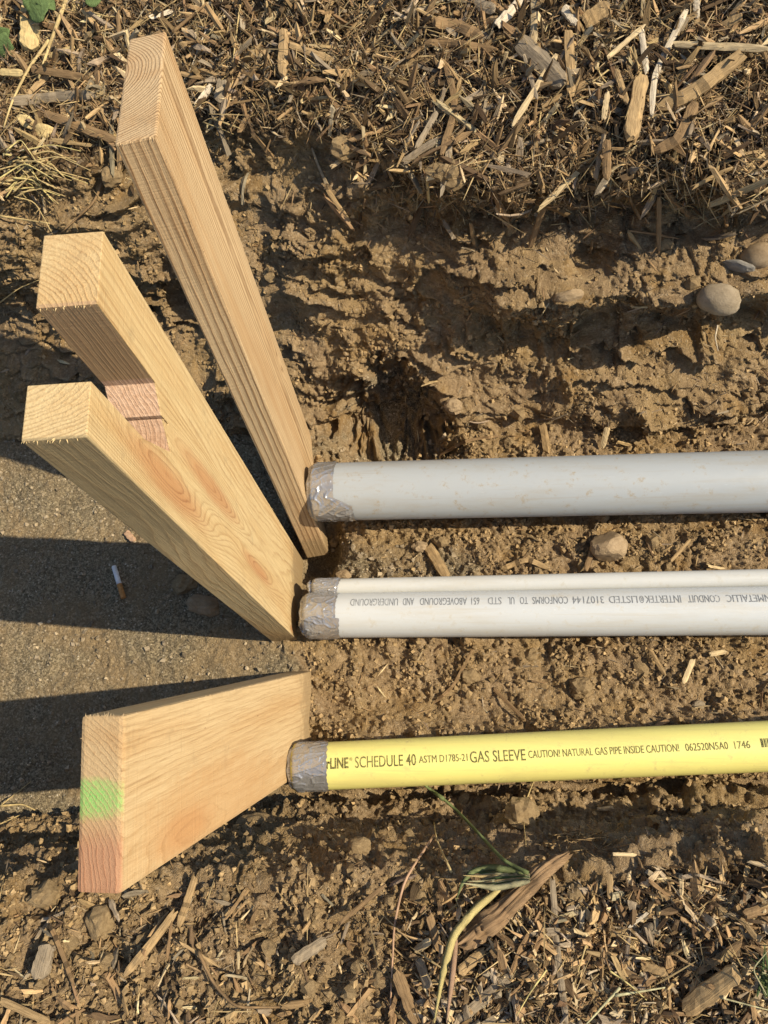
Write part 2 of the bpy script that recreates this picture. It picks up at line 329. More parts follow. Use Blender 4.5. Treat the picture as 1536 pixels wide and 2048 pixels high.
# ------------------------------------------------------------------ lumber
def wood_material(name, pith, spacing, light, dark, knots=(), warp=0.006, end_paint=None, blotch=None, seed=0.0, contrast=0.8, keep=.4):
    g = NG(name, 0.68, 0.2); P = g.coord()
    px, py, pz = g.sep(P)
    Q = g.comb(px, py, g.math('ADD', g.math('MULTIPLY', pz, 0.14), seed))
    w1 = g.math('MULTIPLY', g.math('SUBTRACT', g.noise(Q, 14, 3), 0.5), warp * 2)
    w2 = g.math('MULTIPLY', g.math('SUBTRACT', g.noise(g.comb(px, py, g.math('ADD', g.math('MULTIPLY', pz, 0.35), seed)), 55, 4), 0.5), warp * 0.5)
    dx, dy = g.math('SUBTRACT', px, pith[0]), g.math('SUBTRACT', py, pith[1])
    dx = g.math('ADD', dx, g.math('MULTIPLY', pz, pith[2] if len(pith) > 2 else 0.0))
    r = g.math('SQRT', g.math('ADD', g.math('MULTIPLY', dx, dx), g.math('MULTIPLY', dy, dy)))
    r = g.math('ADD', r, g.math('ADD', w1, w2))
    kd = None; kn = g.math('MULTIPLY', g.math('SUBTRACT', g.noise(P, 70, 3), 0.5), 1.3)
    for (ky, kz, kw, kl, amp) in knots:
        ex = g.math('DIVIDE', g.math('SUBTRACT', py, ky), kw); ez = g.math('DIVIDE', g.math('SUBTRACT', pz, kz), kl)
        d2 = g.math('ADD', g.math('MULTIPLY', ex, ex), g.math('MULTIPLY', ez, ez))
        r = g.math('ADD', r, g.math('MULTIPLY', g.math('POWER', 2.718, g.math('MULTIPLY', d2, -0.38)), amp))
        if amp < 0:
            d = g.math('ADD', g.math('SQRT', d2), g.math('MULTIPLY', kn, .35)); kd = d if kd is None else g.math('MINIMUM', kd, d)
    # ring widths vary from year to year
    vary = g.math('MULTIPLY', g.math('SUBTRACT', g.noise(g.comb(r, seed, 0.0), 120, 2), 0.5), spacing * 1.6)
    ring = g.math('FRACT', g.math('DIVIDE', g.math('ADD', r, vary), spacing))
    late = g.ramp(ring, [(0.0, 0.2), (0.10, 0.0), (0.55, 0.06), (0.80, 0.7), (0.92, 1.0), (1.0, 0.25)])
    fib = g.noise(g.comb(g.math('MULTIPLY', px, 900), g.math('MULTIPLY', py, 900), g.math('MULTIPLY', pz, 22)), 1.0, 4, 0.65)
    fib2 = g.noise(g.comb(g.math('MULTIPLY', px, 260), g.math('MULTIPLY', py, 260), g.math('MULTIPLY', pz, 9)), 1.0, 4, 0.65)
    saw = g.noise(g.comb(g.math('MULTIPLY', px, 12), g.math('MULTIPLY', py, 12), g.math('MULTIPLY', pz, 420)), 1.0, 3, 0.6)
    blo = g.noise(Q, 22, 4); lv = g.math('MULTIPLY', late, g.map(g.noise(Q, 35, 3), 0.3, 0.65, keep, 1.0))
    col = g.mix(g.math('MULTIPLY', lv, contrast), light, dark)
    col = g.mix(g.map(blo, 0.42, 0.68, 0, 0.55), col, g.mix(1.0, col, (0.86, 0.72, 0.58), 'MULTIPLY'))
    col = g.mix(g.map(fib, 0.35, 0.75, 0.0, 0.55), col, g.mix(1.0, col, (0.62, 0.55, 0.48), 'MULTIPLY'))
    col = g.mix(g.map(fib2, 0.56, 0.75, 0.0, 0.6), col, g.mix(1.0, col, (0.62, 0.50, 0.40), 'MULTIPLY'))
    col = g.mix(g.map(fib2, 0.42, 0.25, 0.0, 0.5), col, g.mix(1.0, col, (1.22, 1.24, 1.28), 'MULTIPLY'))
    # handling dirt and dark flecks
    col = g.mix(g.map(g.noise(P, 26, 6, .7), 0.56, 0.76, 0, 0.45), col, (0.25, 0.18, 0.10))
    col = g.mix(g.map(g.noise(g.comb(g.math('MULTIPLY', px, 330), g.math('MULTIPLY', py, 330), g.math('MULTIPLY', pz, 60)), 1.0, 2), 0.74, 0.80, 0, 0.8), col, (0.16, 0.09, 0.045))
    if kd is not None:
        kc = g.mix(lv, (0.40, 0.205, 0.088), (0.25, 0.108, 0.045)); kc = g.mix(g.map(fib2, .4, .65, 0, .4), kc, (0.46, 0.27, 0.125))
        col = g.mix(g.map(kd, 1.7, 0.45, 0, 0.85), col, kc)
    if blotch:
        by, bz, bw, bl, bc = blotch
        ex = g.math('DIVIDE', g.math('SUBTRACT', py, by), bw); ez = g.math('DIVIDE', g.math('SUBTRACT', pz, bz), bl)
        d2 = g.math('ADD', g.math('ADD', g.math('MULTIPLY', ex, ex), g.math('MULTIPLY', ez, ez)), kn)
        col = g.mix(g.map(d2, 1.5, 0.1, 0, 0.5), col, bc)
    if end_paint:
        zt = end_paint; e = g.map(pz, zt - 0.006, zt - 0.0008)
        nz = g.math('SUBTRACT', g.noise(P, 150, 6, .75), 0.5); spk = g.map(g.noise(P, 900, 2), .40, .62)
        gy = g.math('DIVIDE', g.math('SUBTRACT', py, 0.004), 0.0165); gx = g.math('DIVIDE', g.math('ADD', px, 0.013), 0.042)
        gd = g.math('ADD', g.math('ADD', g.math('MULTIPLY', gx, gx), g.math('MULTIPLY', gy, gy)), g.math('MULTIPLY', nz, 2.2))
        cover = g.math('MULTIPLY', g.map(gd, 1.5, 0.0, 0, 0.85), g.math('ADD', 0.45, g.math('MULTIPLY', g.math('SUBTRACT', 1.0, late), 0.55)))
        cover = g.math('MULTIPLY', cover, g.math('ADD', .55, g.math('MULTIPLY', spk, .45)))
        rd = g.math('ADD', py, g.math('MULTIPLY', nz, 0.025))
        col = g.mix(g.math('MULTIPLY', e, g.map(rd, -0.004, -0.040, 0, 0.62)), col, g.mix(late, (0.36, 0.165, 0.105), (0.30, 0.11, 0.065)))
        col = g.mix(g.math('MULTIPLY', e, cover), col, (0.15, 0.52, 0.11))
        col = g.mix(g.math('MULTIPLY', e, 0.35), col, g.mix(1.0, col, (0.82, 0.72, 0.62), 'MULTIPLY'))
    mud = g.math('ADD', pz, g.math('MULTIPLY', g.math('SUBTRACT', g.noise(P, 55, 6, .75), .5), .16)); col = g.mix(g.map(mud, .065, .015, 0, .8), col, (0.26, 0.185, 0.098))
    h = g.math('ADD', g.math('MULTIPLY', late, 0.5), g.math('ADD', fib, g.math('ADD', fib2, g.math('MULTIPLY', saw, 0.9))))
    return g.out(col, g.bump(h, 0.6, 0.0012), 0.68)

def rotvec(v):
    v = Vector(v); return Matrix.Rotation(v.length, 4, v.normalized())
def prism_board(name, prof, T, mat, mw, parent=None, segs=1, bev=0.0022):
    """profile polygon (y, z) extruded by the thickness T along x, arrises eased"""
    bm = bmesh.new()
    vs = [bm.verts.new((-T / 2, y, z)) for y, z in prof]; f = bm.faces.new(vs)
    r = bmesh.ops.extrude_face_region(bm, geom=[f])
    for v in r['geom']:
        if isinstance(v, bmesh.types.BMVert): v.co.x = T / 2
    bmesh.ops.recalc_face_normals(bm, faces=bm.faces)
    if bev: bmesh.ops.bevel(bm, geom=list(bm.edges), offset=bev, segments=2, profile=0.6, affect='EDGES', clamp_overlap=True)
    me = bpy.data.meshes.new(name); bm.to_mesh(me); bm.free(); me.materials.append(mat)
    o = bpy.data.objects.new(name, me); C.objects.link(o); o.matrix_world = mw
    return o
def pose(p): return Matrix.Translation(p[:3]) @ rotvec(p[3:6])
def torn_fibres(board, edges, col, n, seed):
    """saw fuzz: little splinters standing off the cut edges; edges: (p0, p1, outward)"""
    r = np.random.default_rng(seed); V, Fq = [], []
    for p0, p1, out in edges:
        p0, p1, out = map(np.array, (p0, p1, out)); e = p1 - p0; ln = np.linalg.norm(e); k = max(2, int((n if ln < .06 else 55) * ln)); big = 1.0 if ln < .06 and abs(out[1]) > .9 else .4
        for _ in range(k):
            c = p0 + e * r.random(); L = r.uniform(.0008, .0032) * big; w = r.uniform(.0004, .0010) * big ** .5; d = out + r.normal(0, .35, 3) + np.array([0, 0, r.uniform(-.9, .3)]); d /= np.linalg.norm(d)
            a = e / np.linalg.norm(e); b_ = np.cross(d, a); i0 = len(V); c = c - out * .0012
            V += [c - a * w, c + a * w, c + b_ * w, c + d * (L + .0012)]; Fq += [(i0, i0 + 1, i0 + 3), (i0 + 1, i0 + 2, i0 + 3), (i0 + 2, i0, i0 + 3)]
    g = NG('torn_fibre_' + board.name, .8, .1); nz = g.noise(g.coord(), 300, 2); m = g.out(g.mix(g.map(nz, .3, .7), col, tuple(v * .7 for v in col)))
    o = mesh_from('torn_fibres', V, Fq, m); o.parent = board; o['kind'] = 'stuff'
    return o

TALL = (-0.3463, 0.4606, -0.0599, -0.2170, 0.0312, 0.179)
tw, tt, tl = 0.1905, 0.0384, 0.7485
m_tall = wood_material('fir_stud_wood', (-0.062, 0.028), 0.0034, (0.53, 0.388, 0.222), (0.215, 0.125, 0.057), knots=((0.055, 0.30, 0.006, 0.02, 0.006),), warp=0.003, seed=1.3, contrast=1.0, keep=.7)
y0, y1 = -tw / 2, tw / 2
post = prism_board('wooden_stud', [(y0, -.01), (y1, -.01), (y1, tl), (y0, tl)], tt, m_tall, pose(TALL))
torn_fibres(post, [((-tt/2, y0, tl - .001), (tt/2, y0, tl - .001), (0, -1, 0)), ((tt/2, y0, tl - .001), (tt/2, y1, tl - .001), (1, 0, 0)), ((tt/2, y0, .1), (tt/2, y0, tl), (.7, -.7, 0)), ((tt/2, y1, .1), (tt/2, y1, tl), (.7, .7, 0))], (.58, .42, .24), 420, 1)
tag(post, 'tall tan lumber stud with tight dark grain lines, leaning behind the grey pipe end', 'lumber')

def fork_extra(mat):
    """fresh pink saw cut in the notch, weathered grey-brown skin on the lower edge"""
    g = NG.__new__(NG); g.m, g.t = mat, mat.node_tree; g.b = g.t.nodes['Principled BSDF']
    base = g.b.inputs['Base Color'].links[0].from_socket; px, py, pz = g.sep(g.coord()); P = g.coord()
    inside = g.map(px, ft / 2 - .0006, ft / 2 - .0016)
    zl = g.math('ADD', g.math('MULTIPLY', g.math('SUBTRACT', py, .0205), 1.086), .684)
    near = g.map(g.math('ABSOLUTE', g.math('SUBTRACT', pz, zl)), .010, .007); yin = g.map(g.math('ABSOLUTE', py), .0222, .0212)
    pink = g.mix(g.map(g.noise(g.vmath('MULTIPLY', P, (1, 1, .4)), 260, 3), .35, .65), (.53, .36, .245), (.46, .295, .19))
    col = g.mix(g.math('MULTIPLY', inside, g.math('MULTIPLY', near, yin)), base, pink)
    edge = g.map(py, -fw / 2 + .0025, -fw / 2 + .0008); top = g.map(g.math('ADD', pz, g.math('MULTIPLY', g.math('SUBTRACT', g.noise(g.vmath('MULTIPLY', P, (1, 1, .3)), 40, 4), .5), .35)), .48, .66)
    col = g.mix(g.math('MULTIPLY', g.math('MULTIPLY', edge, top), .7), col, (.24, .19, .105))
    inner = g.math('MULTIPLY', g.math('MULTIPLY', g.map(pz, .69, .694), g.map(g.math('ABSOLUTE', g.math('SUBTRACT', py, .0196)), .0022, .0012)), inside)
    col = g.mix(g.math('MULTIPLY', inner, .55), col, (.34, .215, .13))  # brown shade of the upper prong's notch-side face, put into the colour
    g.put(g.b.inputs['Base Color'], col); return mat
FORK = (-0.3672, 0.28817, 0.00269, 0.03121, 0.11038, 0.07626)
fw, ft, fl_ = 0.1498, 0.0405, 0.795
y0, y1 = -fw / 2, fw / 2
m_fork = wood_material('forked_board_wood', (-0.034, 0.008), 0.0038, (0.55, 0.418, 0.222), (0.36, 0.228, 0.100),
                       knots=((-0.048, 0.640, 0.013, 0.085, -0.036), (-0.006, 0.515, 0.0105, 0.085, -0.030), (-0.034, 0.30, 0.0075, 0.065, -0.018), (0.03, 0.33, 0.02, 0.16, 0.012), (-0.02, 0.42, 0.02, 0.10, 0.012), (-0.066, 0.05, 0.005, 0.015, -0.006)), warp=0.009, seed=4.1, contrast=0.7, keep=.35)
prof = [(y0, -.01), (y1, -.01), (y1, fl_), (0.0186, fl_), (0.0205, 0.684), (0.0015, 0.6655), (0.0012, 0.6520), (-0.0002, 0.6520), (-0.0004, 0.6640), (-0.0177, 0.634), (-0.037, fl_), (y0, fl_)]
prof = [(y0, -.01), (y1, -.075), (y1, fl_), (0.0186, fl_), (0.0205, 0.684), (0.0010, 0.6660), (0.0008, 0.6500), (-0.0006, 0.6500), (-0.0008, 0.6640), (-0.0200, 0.640), (-0.0345, 0.700), (-0.037, fl_), (y0, fl_)]
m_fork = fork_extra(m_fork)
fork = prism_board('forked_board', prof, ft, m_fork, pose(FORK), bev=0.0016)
torn_fibres(fork, [((-ft/2, y0, fl_ - .001), (ft/2, y0, fl_ - .001), (0, -1, 0)), ((ft/2, y0, fl_ - .001), (ft/2, -.037, fl_ - .001), (1, 0, 0)), ((-ft/2, .0186, fl_ - .001), (ft/2, .0186, fl_ - .001), (0, -1, 0)), ((ft/2, .0186, fl_ - .001), (ft/2, y1, fl_ - .001), (1, 0, 0)),
    ((ft/2, y0, .02), (ft/2, y0, fl_), (.7, -.7, 0)), ((ft/2, -.037, .68), (ft/2, -.03, .66), (1, 0, 0)), ((ft/2, y1, .02), (ft/2, y1, fl_), (.7, .7, 0)), ((ft/2, .0205, .684), (ft/2, -.02, .640), (1, 0, 0))], (.60, .45, .23), 420, 2)
tag(fork, 'thick pale yellow board with two prongs and red knots, standing by white pipes', 'lumber')

PLANK = (-0.33092, 0.09435, 2e-05, 0.20786, -0.024, 0.02302)
pw, pt, pl = 0.1418, 0.0391, 0.5537
y0, y1 = -pw / 2, pw / 2
m_plank = wood_material('wide_board_wood', (-0.075, -0.065, 0.02), 0.0046, (0.50, 0.370, 0.205), (0.34, 0.222, 0.105), warp=0.010, end_paint=pl, blotch=(-0.045, 0.36, 0.05, 0.20, (0.40, 0.225, 0.095)), seed=7.7, contrast=0.5,
                        knots=((-0.05, 0.43, 0.016, 0.05, -0.012),))
plank = prism_board('wide_board', [(y0, -.01), (y1, -.01), (y1, pl), (y0, pl)], pt, m_plank, pose(PLANK), bev=0.004)
torn_fibres(plank, [((pt/2, y0, pl - .001), (pt/2, y1, pl - .001), (1, 0, 0)), ((-pt/2, y1, pl - .001), (pt/2, y1, pl - .001), (0, 1, 0)), ((pt/2, y1, .02), (pt/2, y1, pl), (.7, .7, 0)), ((-pt/2, y0, pl - .001), (-pt/2, y1, pl - .001), (-1, 0, 0))], (.55, .40, .22), 420, 3)
tag(plank, 'short wide board with green spray and red stain on its end, by yellow pipe', 'lumber')

# ------------------------------------------------------------------ pipes
def plastic(name, col, dirt, seed, amt=.6):
    g = NG(name, 0.42, 0.4); P = g.coord(); Q = g.vmath('ADD', P, (seed, 0, 0))
    S = g.vmath('MULTIPLY', Q, (5, 40, 40))
    sm = g.noise(S, 1.0, 5, 0.65); sp = g.noise(Q, 60, 5, 0.75); st = g.noise(g.vmath('MULTIPLY', Q, (6, 220, 220)), 1.0, 3)
    c = g.mix(g.map(sm, 0.46, 0.72, 0, 0.6), col, g.mix(0.5, col, dirt))
    c = g.mix(g.map(sp, 0.54, 0.72, 0, amt), c, dirt)
    scr = g.noise(g.vmath('ADD', g.vmath('MULTIPLY', Q, (14, 500, 500)), g.comb(0.0, 0.0, g.math('MULTIPLY', g.sep(Q)[0], 90))), 1.0, 2); c = g.mix(g.map(scr, .70, .76, 0, .5), c, g.mix(1.0, col, (1.25, 1.25, 1.25), 'MULTIPLY'))
    c = g.mix(g.map(g.noise(g.vmath('MULTIPLY', Q, (9, 22, 22)), 1.0, 6, .72), .55, .72, 0, .45), c, g.mix(.6, col, dirt))
    c = g.mix(g.map(st, 0.56, 0.70, 0, 0.45), c, g.mix(0.5, col, dirt))
    return g.out(c, g.bump(g.noise(Q, 25, 3), 0.1, 0.002), g.map(sp, 0.4, 0.8, 0.38, 0.75))
def frame_of(A, B):
    a = (B - A).normalized(); up = Vector((0, 0, 1)); s = up.cross(a).normalized(); u = a.cross(s)
    return a, s, u                                     # along, +Y-ish side, up
def pipe(name, label, A, B, r, mat, start, tape, group):
    A, B = Vector(A), Vector(B); a, s, u = frame_of(A, B)
    A = A + a * ((start - A.x) / a.x); Lp = (2.6 - A.x) / a.x
    root = empty(name, A, label, 'pipe', group)
    n = 72; verts, faces = [], []
    st = list(np.linspace(0, .9, 40)) + [1.3, 1.9, Lp]
    for x in st:
        sag = 0.0
        for k in range(n):
            t = 2 * math.pi * k / n; p = a * x + s * (math.cos(t) * r) + u * (math.sin(t) * r + sag); verts.append(p)
    for i in range(len(st) - 1):
        for k in range(n): faces.append((i * n + k, i * n + (k + 1) % n, (i + 1) * n + (k + 1) % n, (i + 1) * n + k))
    faces.append(tuple(range(n))[::-1]); faces.append(tuple((len(st) - 1) * n + k for k in range(n)))
    mesh_from('pipe_wall', verts, faces, mat, True, parent=root)
    # taped end: crinkled sleeve closed over the end
    m, nn = 48, 190; tv, tf, rnd = [], [], np.random.default_rng(int(r * 1e5))
    kk = rnd.integers(1, 900)
    tx = np.linspace(0, 1, m)
    TT = np.linspace(0, 2 * np.pi, nn, endpoint=False)
    ml = np.array([tape(t) for t in TT])
    lay = []
    for x in tx:
        xs = x * ml * (1 + 0.03 * vnoise(TT * 6, TT * 0 + 2.2, kk))
        wr = .45 * vnoise(xs * 45 + 20 + TT, TT * 3 + 3, kk) * vnoise(xs * 30 + 9, TT * 2, kk + 1)
        cr = np.abs(vnoise(xs * 38 + TT * 2.2, TT * 1.6 - xs * 15, kk + 2)); cr = np.clip(.13 - cr, 0, 1) * 7.5; cr = np.maximum(cr, np.clip(.07 - np.abs(vnoise(xs * 70 - TT * 1.5, TT * 3 + 4, kk + 4)), 0, 1) * 9)
        rr = r * 1.006 + .0006 + .0030 * np.abs(wr) + .0016 * cr * (x < .93)
        rr = rr - .0045 * np.exp(-(xs / .004) ** 2) * (1 + .8 * vnoise(TT * 2.5, TT * 0 + .3, kk + 5))
        lay.append((xs - .003, rr))
    inner = []
    for e, f in ((-.0055, .90), (-.008, .62), (-.0075, .3)):
        inner.append((np.full(nn, e) + .003 * vnoise(TT * 2, TT * 0 + f * 9, kk + 7), np.full(nn, r * f)))
    lay = inner[::-1] + lay
    for xs, rr in lay:
        for k in range(nn): tv.append(a * float(xs[k]) + (s * math.cos(TT[k]) + u * math.sin(TT[k])) * float(rr[k]))
    for i in range(len(lay) - 1):
        for k in range(nn): tf.append((i * nn + k, i * nn + (k + 1) % nn, (i + 1) * nn + (k + 1) % nn, (i + 1) * nn + k))
    tf.append(tuple(range(nn))[::-1])
    mesh_from('duct_tape', tv, tf, M_TAPE, True, parent=root)
    return root, A, (a, s, u), r
def tape_mat():
    g = NG('duct_tape', 0.3, 0.5); P = g.coord()
    n1 = g.noise(g.vmath('MULTIPLY', P, (25, 60, 60)), 1.0, 2, 0.5)
    c = g.mix(g.map(n1, 0.3, 0.75), (0.40, 0.40, 0.40), (0.48, 0.48, 0.48))
    c = g.mix(g.map(g.noise(P, 45, 4, .6), .60, .78, 0, .25), c, (0.22, 0.18, 0.13))
    g.b.inputs['Metallic'].default_value = 0.68
    h = g.noise(g.vmath('MULTIPLY', P, (90, 30, 30)), 1.0, 2, .5)
    return g.out(c, g.bump(h, 0.25, 0.004), g.map(n1, 0.3, 0.8, 0.22, 0.36))
M_TAPE = tape_mat()
M_GREY = plastic('grey_pvc', (0.32, 0.345, 0.36), (0.27, 0.225, 0.15), 0.0, .9)
M_WHITE = plastic('white_pvc', (0.465, 0.49, 0.50), (0.38, 0.32, 0.21), 3.1, .4)
M_WHITE2 = plastic('white_pvc_thin', (0.46, 0.47, 0.455), (0.34, 0.30, 0.21), 5.1, .35)
M_YEL = plastic('yellow_pvc', (0.68, 0.63, 0.205), (0.46, 0.38, 0.16), 8.4)
def ink(name, c, under):
    g = NG(name, 0.6, 0.2); n = g.noise(g.coord(), 700, 3, .7); w = g.noise(g.coord(), 40, 3)
    m = g.math('ADD', g.map(n, .42, .72, 0, .75), g.map(w, .5, .75, 0, .35), clamp=True)
    return g.out(g.mix(m, c, under))
M_INKG, M_INKY = ink('grey_ink', (0.13, 0.14, 0.15), (.42, .44, .45)), ink('dark_ink', (0.06, 0.055, 0.02), (.50, .46, .16))

def t_grey(t):       # t = 0 far side (+Y), pi/2 up, pi near side
    return 0.040 if t < 2.15 or t > 4.4 else (0.040 + 0.022 * min(1, (t - 2.15) / .25) if t < 2.42 else 0.068)
def t_white(t): return 0.054 if t < 1.9 or t > 4.6 else 0.060 - .004 * (t - 1.9)
def t_thin(t): return 0.045 + 0.004 * math.cos(t)
def t_yel(t): return 0.050 + 0.003 * math.sin(t)
PIPES = 'plastic pipes lying in the trench'
grey = pipe('conduit_pipe', 'thickest grey plastic pipe with silver taped end along the far wall', at(640, 984, .082), at(1536, 962.5, .062), .0452, M_GREY, -.3045, t_grey, PIPES)
white = pipe('conduit_pipe', 'white plastic pipe with upside down grey lettering and a taped end', at(640, 1231, .042), at(1536, 1221, .042), .0340, M_WHITE, -.3150, t_white, PIPES)
thin = pipe('conduit_pipe', 'thinnest white pipe without lettering, lying against the lettered white pipe', at(660, 1174.5, .046), at(1536, 1156, .046), .0128, M_WHITE2, -.3075, t_thin, PIPES)
yellow = pipe('gas_sleeve_pipe', 'yellow plastic pipe with black gas lettering beside the wide board', at(655, 1531.5, .082), at(1536, 1492, .070), .0316, M_YEL, -.3060, t_yel, PIPES)

def flat_text(body, bold=0.0):
    cu = bpy.data.curves.new('text', 'FONT'); cu.body = body; cu.size = 1.0; cu.resolution_u = 3; cu.offset = bold
    ob = bpy.data.objects.new('text', cu); C.objects.link(ob)
    dg = bpy.context.evaluated_depsgraph_get(); me = bpy.data.meshes.new_from_object(ob.evaluated_get(dg))
    bm = bmesh.new(); bm.from_mesh(me)
    bpy.data.objects.remove(ob); bpy.data.curves.remove(cu); bpy.data.meshes.remove(me)
    return bm
def wrap_text(P, name, body, px0, px1, py, hpx, mat, flip=False, bold=0.0, bm=None):
    """print lettering on the pipe between two photograph columns, at row py for its centre (a pair: at px0 and px1)"""
    root, A, (a, s, u), r = P
    def on(px, py_):                                    # (along, angle) of the pipe point under a pixel
        d = Vector(ray(px, py_)); o = Vector(CAM) - A
        dp, op = d - a * d.dot(a), o - a * o.dot(a)
        qa, qb, qc = dp.dot(dp), 2 * dp.dot(op), op.dot(op) - r * r
        disc = max(qb * qb - 4 * qa * qc, 0); t = (-qb - math.sqrt(disc)) / (2 * qa)
        p = o + d * t; return p.dot(a), math.atan2(p.dot(u), p.dot(s)), t
    pya, pyb = py if isinstance(py, tuple) else (py, py)
    if flip: px0, px1, pya, pyb = px1, px0, pyb, pya
    l0, a0, d0 = on(px0, pya); l1, a1, d1 = on(px1, pyb)
    hm = hpx * (d0 + d1) / 2 / F_PX
    if bm is None: bm = flat_text(body, bold)
    xs = [v.co.x for v in bm.verts]; ys = [v.co.y for v in bm.verts]; x0, x1, yy0, yy1 = min(xs), max(xs), min(ys), max(ys)
    for k in range(1, 6):
        yc = yy0 + (yy1 - yy0) * k / 6
        bmesh.ops.bisect_plane(bm, geom=bm.verts[:] + bm.edges[:] + bm.faces[:], plane_co=(0, yc, 0), plane_no=(0, 1, 0))
    for v in bm.verts:
        f = (v.co.x - x0) / (x1 - x0); h = ((v.co.y - yy0) / (yy1 - yy0) - .5) * hm
        L = l0 + (l1 - l0) * f; th = a0 + (a1 - a0) * f + (h / r if flip else -h / r)
        # +angle turns from +Y over the top to the near side, so text that reads upright has its top at smaller angles
        v.co = a * L + (s * math.cos(th) + u * math.sin(th)) * (r + .00035)
    bmesh.ops.recalc_face_normals(bm, faces=bm.faces)
    me = bpy.data.meshes.new(name); bm.to_mesh(me); bm.free(); me.materials.append(mat)
    o = bpy.data.objects.new(name, me); C.objects.link(o); o.parent = root
    return o
def yrow(px): return 1527 + (px - 660) * (1488 - 1527) / (1520 - 660)
for body, p0, p1, h, b in (('rLINE', 653, 697, 21, .030), ('®', 699, 705, 7, 0), ('SCHEDULE 40', 710, 832, 22, .004), ('ASTM D1785-21', 838, 935, 14, 0), ('GAS SLEEVE', 940, 1051, 22, .004),
                        ('CAUTION! NATURAL GAS PIPE INSIDE CAUTION!', 1057, 1358, 14.5, 0), ('062520N5A0', 1371, 1456, 14.5, 0), ('1746', 1469, 1500, 14.5, 0)):
    dy = -7 if body == '®' else 0
    wrap_text(yellow, 'lettering', body, p0, p1, (yrow(p0) + dy, yrow(p1) + dy), h, M_INKY, bold=b)
bm = bmesh.new(); x = 0.0
for k in range(22):                                     # bar code at the frame's edge
    w = random.choice((.4, .4, .8, 1.2)); vs = [bm.verts.new((x, 0, 0)), bm.verts.new((x + w, 0, 0)), bm.verts.new((x + w, 6, 0)), bm.verts.new((x, 6, 0))]
    bm.faces.new(vs); x += w + random.choice((.4, .7, 1.0))
wrap_text(yellow, 'bar_code', '', 1522, 1575, (yrow(1522) - 2, yrow(1575) - 2), 17, M_INKY, bm=bm)
def wrow(px): return 1204.5 + (px - 700) * (1196 - 1204.5) / (1536 - 700)
for body, p0, p1 in (('UNDERGROUND', 701, 796), ('AND', 806, 828), ('ABOVEGROUND', 840, 934), ('651', 943, 959), ('STD', 976, 1003), ('UL', 1016, 1029), ('TO', 1040, 1056), ('CONFORMS', 1065, 1136),
                     ('3107144', 1145, 1208), ('LISTED', 1218, 1275), ('®', 1279, 1288), ('INTERTEK', 1290, 1362), ('CONDUIT', 1376, 1440), ('NMETALLIC', 1453, 1541)):
    wrap_text(white, 'lettering', body, p0, p1, (wrow(p0), wrow(p1)), 17, M_INKG, flip=True)

# ------------------------------------------------------------------ cigarette end
def simple(name, col, col2, scale=80, rough=.85, stretch=(1, 1, 1)):
    g = NG(name, rough, .2); P = g.vmath('MULTIPLY', g.coord(), stretch)
    n = g.noise(P, scale, 4, .65)
    return g.out(g.mix(g.map(n, .3, .7), col, col2), g.bump(n, .4, .002))
M_PAPER = simple('cigarette_paper', (.78, .77, .74), (.62, .61, .58)); M_FILT = simple('cork_filter', (.48, .24, .08), (.34, .16, .05), 300)
def tube(pts, rad, n=8, cap=True):
    pts = [Vector(p) for p in pts]; V, Fc = [], []
    for i, p in enumerate(pts):
        t = (pts[min(i + 1, len(pts) - 1)] - pts[max(i - 1, 0)]).normalized()
        x = t.cross(Vector((.13, .31, .94))).normalized(); y = t.cross(x)
        rr = rad[i] if hasattr(rad, '__len__') else rad
        for k in range(n): V.append(p + (x * math.cos(2 * math.pi * k / n) + y * math.sin(2 * math.pi * k / n)) * rr)
    for i in range(len(pts) - 1):
        for k in range(n): Fc.append((i * n + k, i * n + (k + 1) % n, (i + 1) * n + (k + 1) % n, (i + 1) * n + k))
    if cap: Fc += [tuple(range(n))[::-1], tuple((len(pts) - 1) * n + k for k in range(n))]
    return V, Fc
ca, cb = Vector(hit(232, 1134)[0]), Vector(hit(248, 1199)[0])
cz = max(ca.z, cb.z) + .0042; ca.z = cb.z = cz; cd = cb - ca
root = empty('cigarette_end', ca, 'half smoked cigarette with tan filter on the shaded floor', 'cigarette')
V, Fc = tube([cd * t for t in (0, .02, .2, .4, .58)], [.0030, .0042, .0043, .0042, .0042], 14); mesh_from('paper', V, Fc, M_PAPER, True, parent=root)
V, Fc = tube([cd * t for t in (.57, .6, .8, .985, 1)], [.0043, .0044, .0044, .0044, .0038], 14); mesh_from('filter', V, Fc, M_FILT, True, parent=root)

# ------------------------------------------------------------------ wood chips, straw, clods
PAL = {'pale': (.50, .39, .225), 'white': (.58, .50, .37), 'tan': (.36, .25, .125), 'brown': (.225, .148, .075), 'dark': (.105, .070, .038), 'grey': (.265, .213, .145), 'straw': (.52, .40, .19), 'yellow': (.62, .52, .22),
       'green': (.135, .165, .065), 'leaf': (.10, .15, .055), 'sage': (.20, .235, .10), 'pink': (.46, .30, .19), 'cream': (.47, .44, .255), 'root': (.20, .115, .06)}
def fibre_material(name, src):
    g = NG(name, .85, .15)
    if src == 'obj': base = g.t.nodes.new('ShaderNodeObjectInfo').outputs['Color']
    else: base = g.attr('col')
    P = g.attr('grain', 'Vector')
    n = g.noise(g.vmath('MULTIPLY', P, (900, 55, 900)), 1.0, 4, .65); b = g.noise(P, 70, 3)
    c = g.mix(g.map(n, .38, .66, 0, .62), base, g.mix(1.0, base, (.40, .36, .33), 'MULTIPLY'))
    c = g.mix(g.map(b, .5, .72, 0, .5), c, g.mix(1.0, base, (1.35, 1.3, 1.2), 'MULTIPLY'))
    return g.out(c, g.bump(n, .7, .0015))
M_CHIP, M_CHIPS = fibre_material('wood_chip', 'obj'), fibre_material('wood_chip_litter', 'attr')

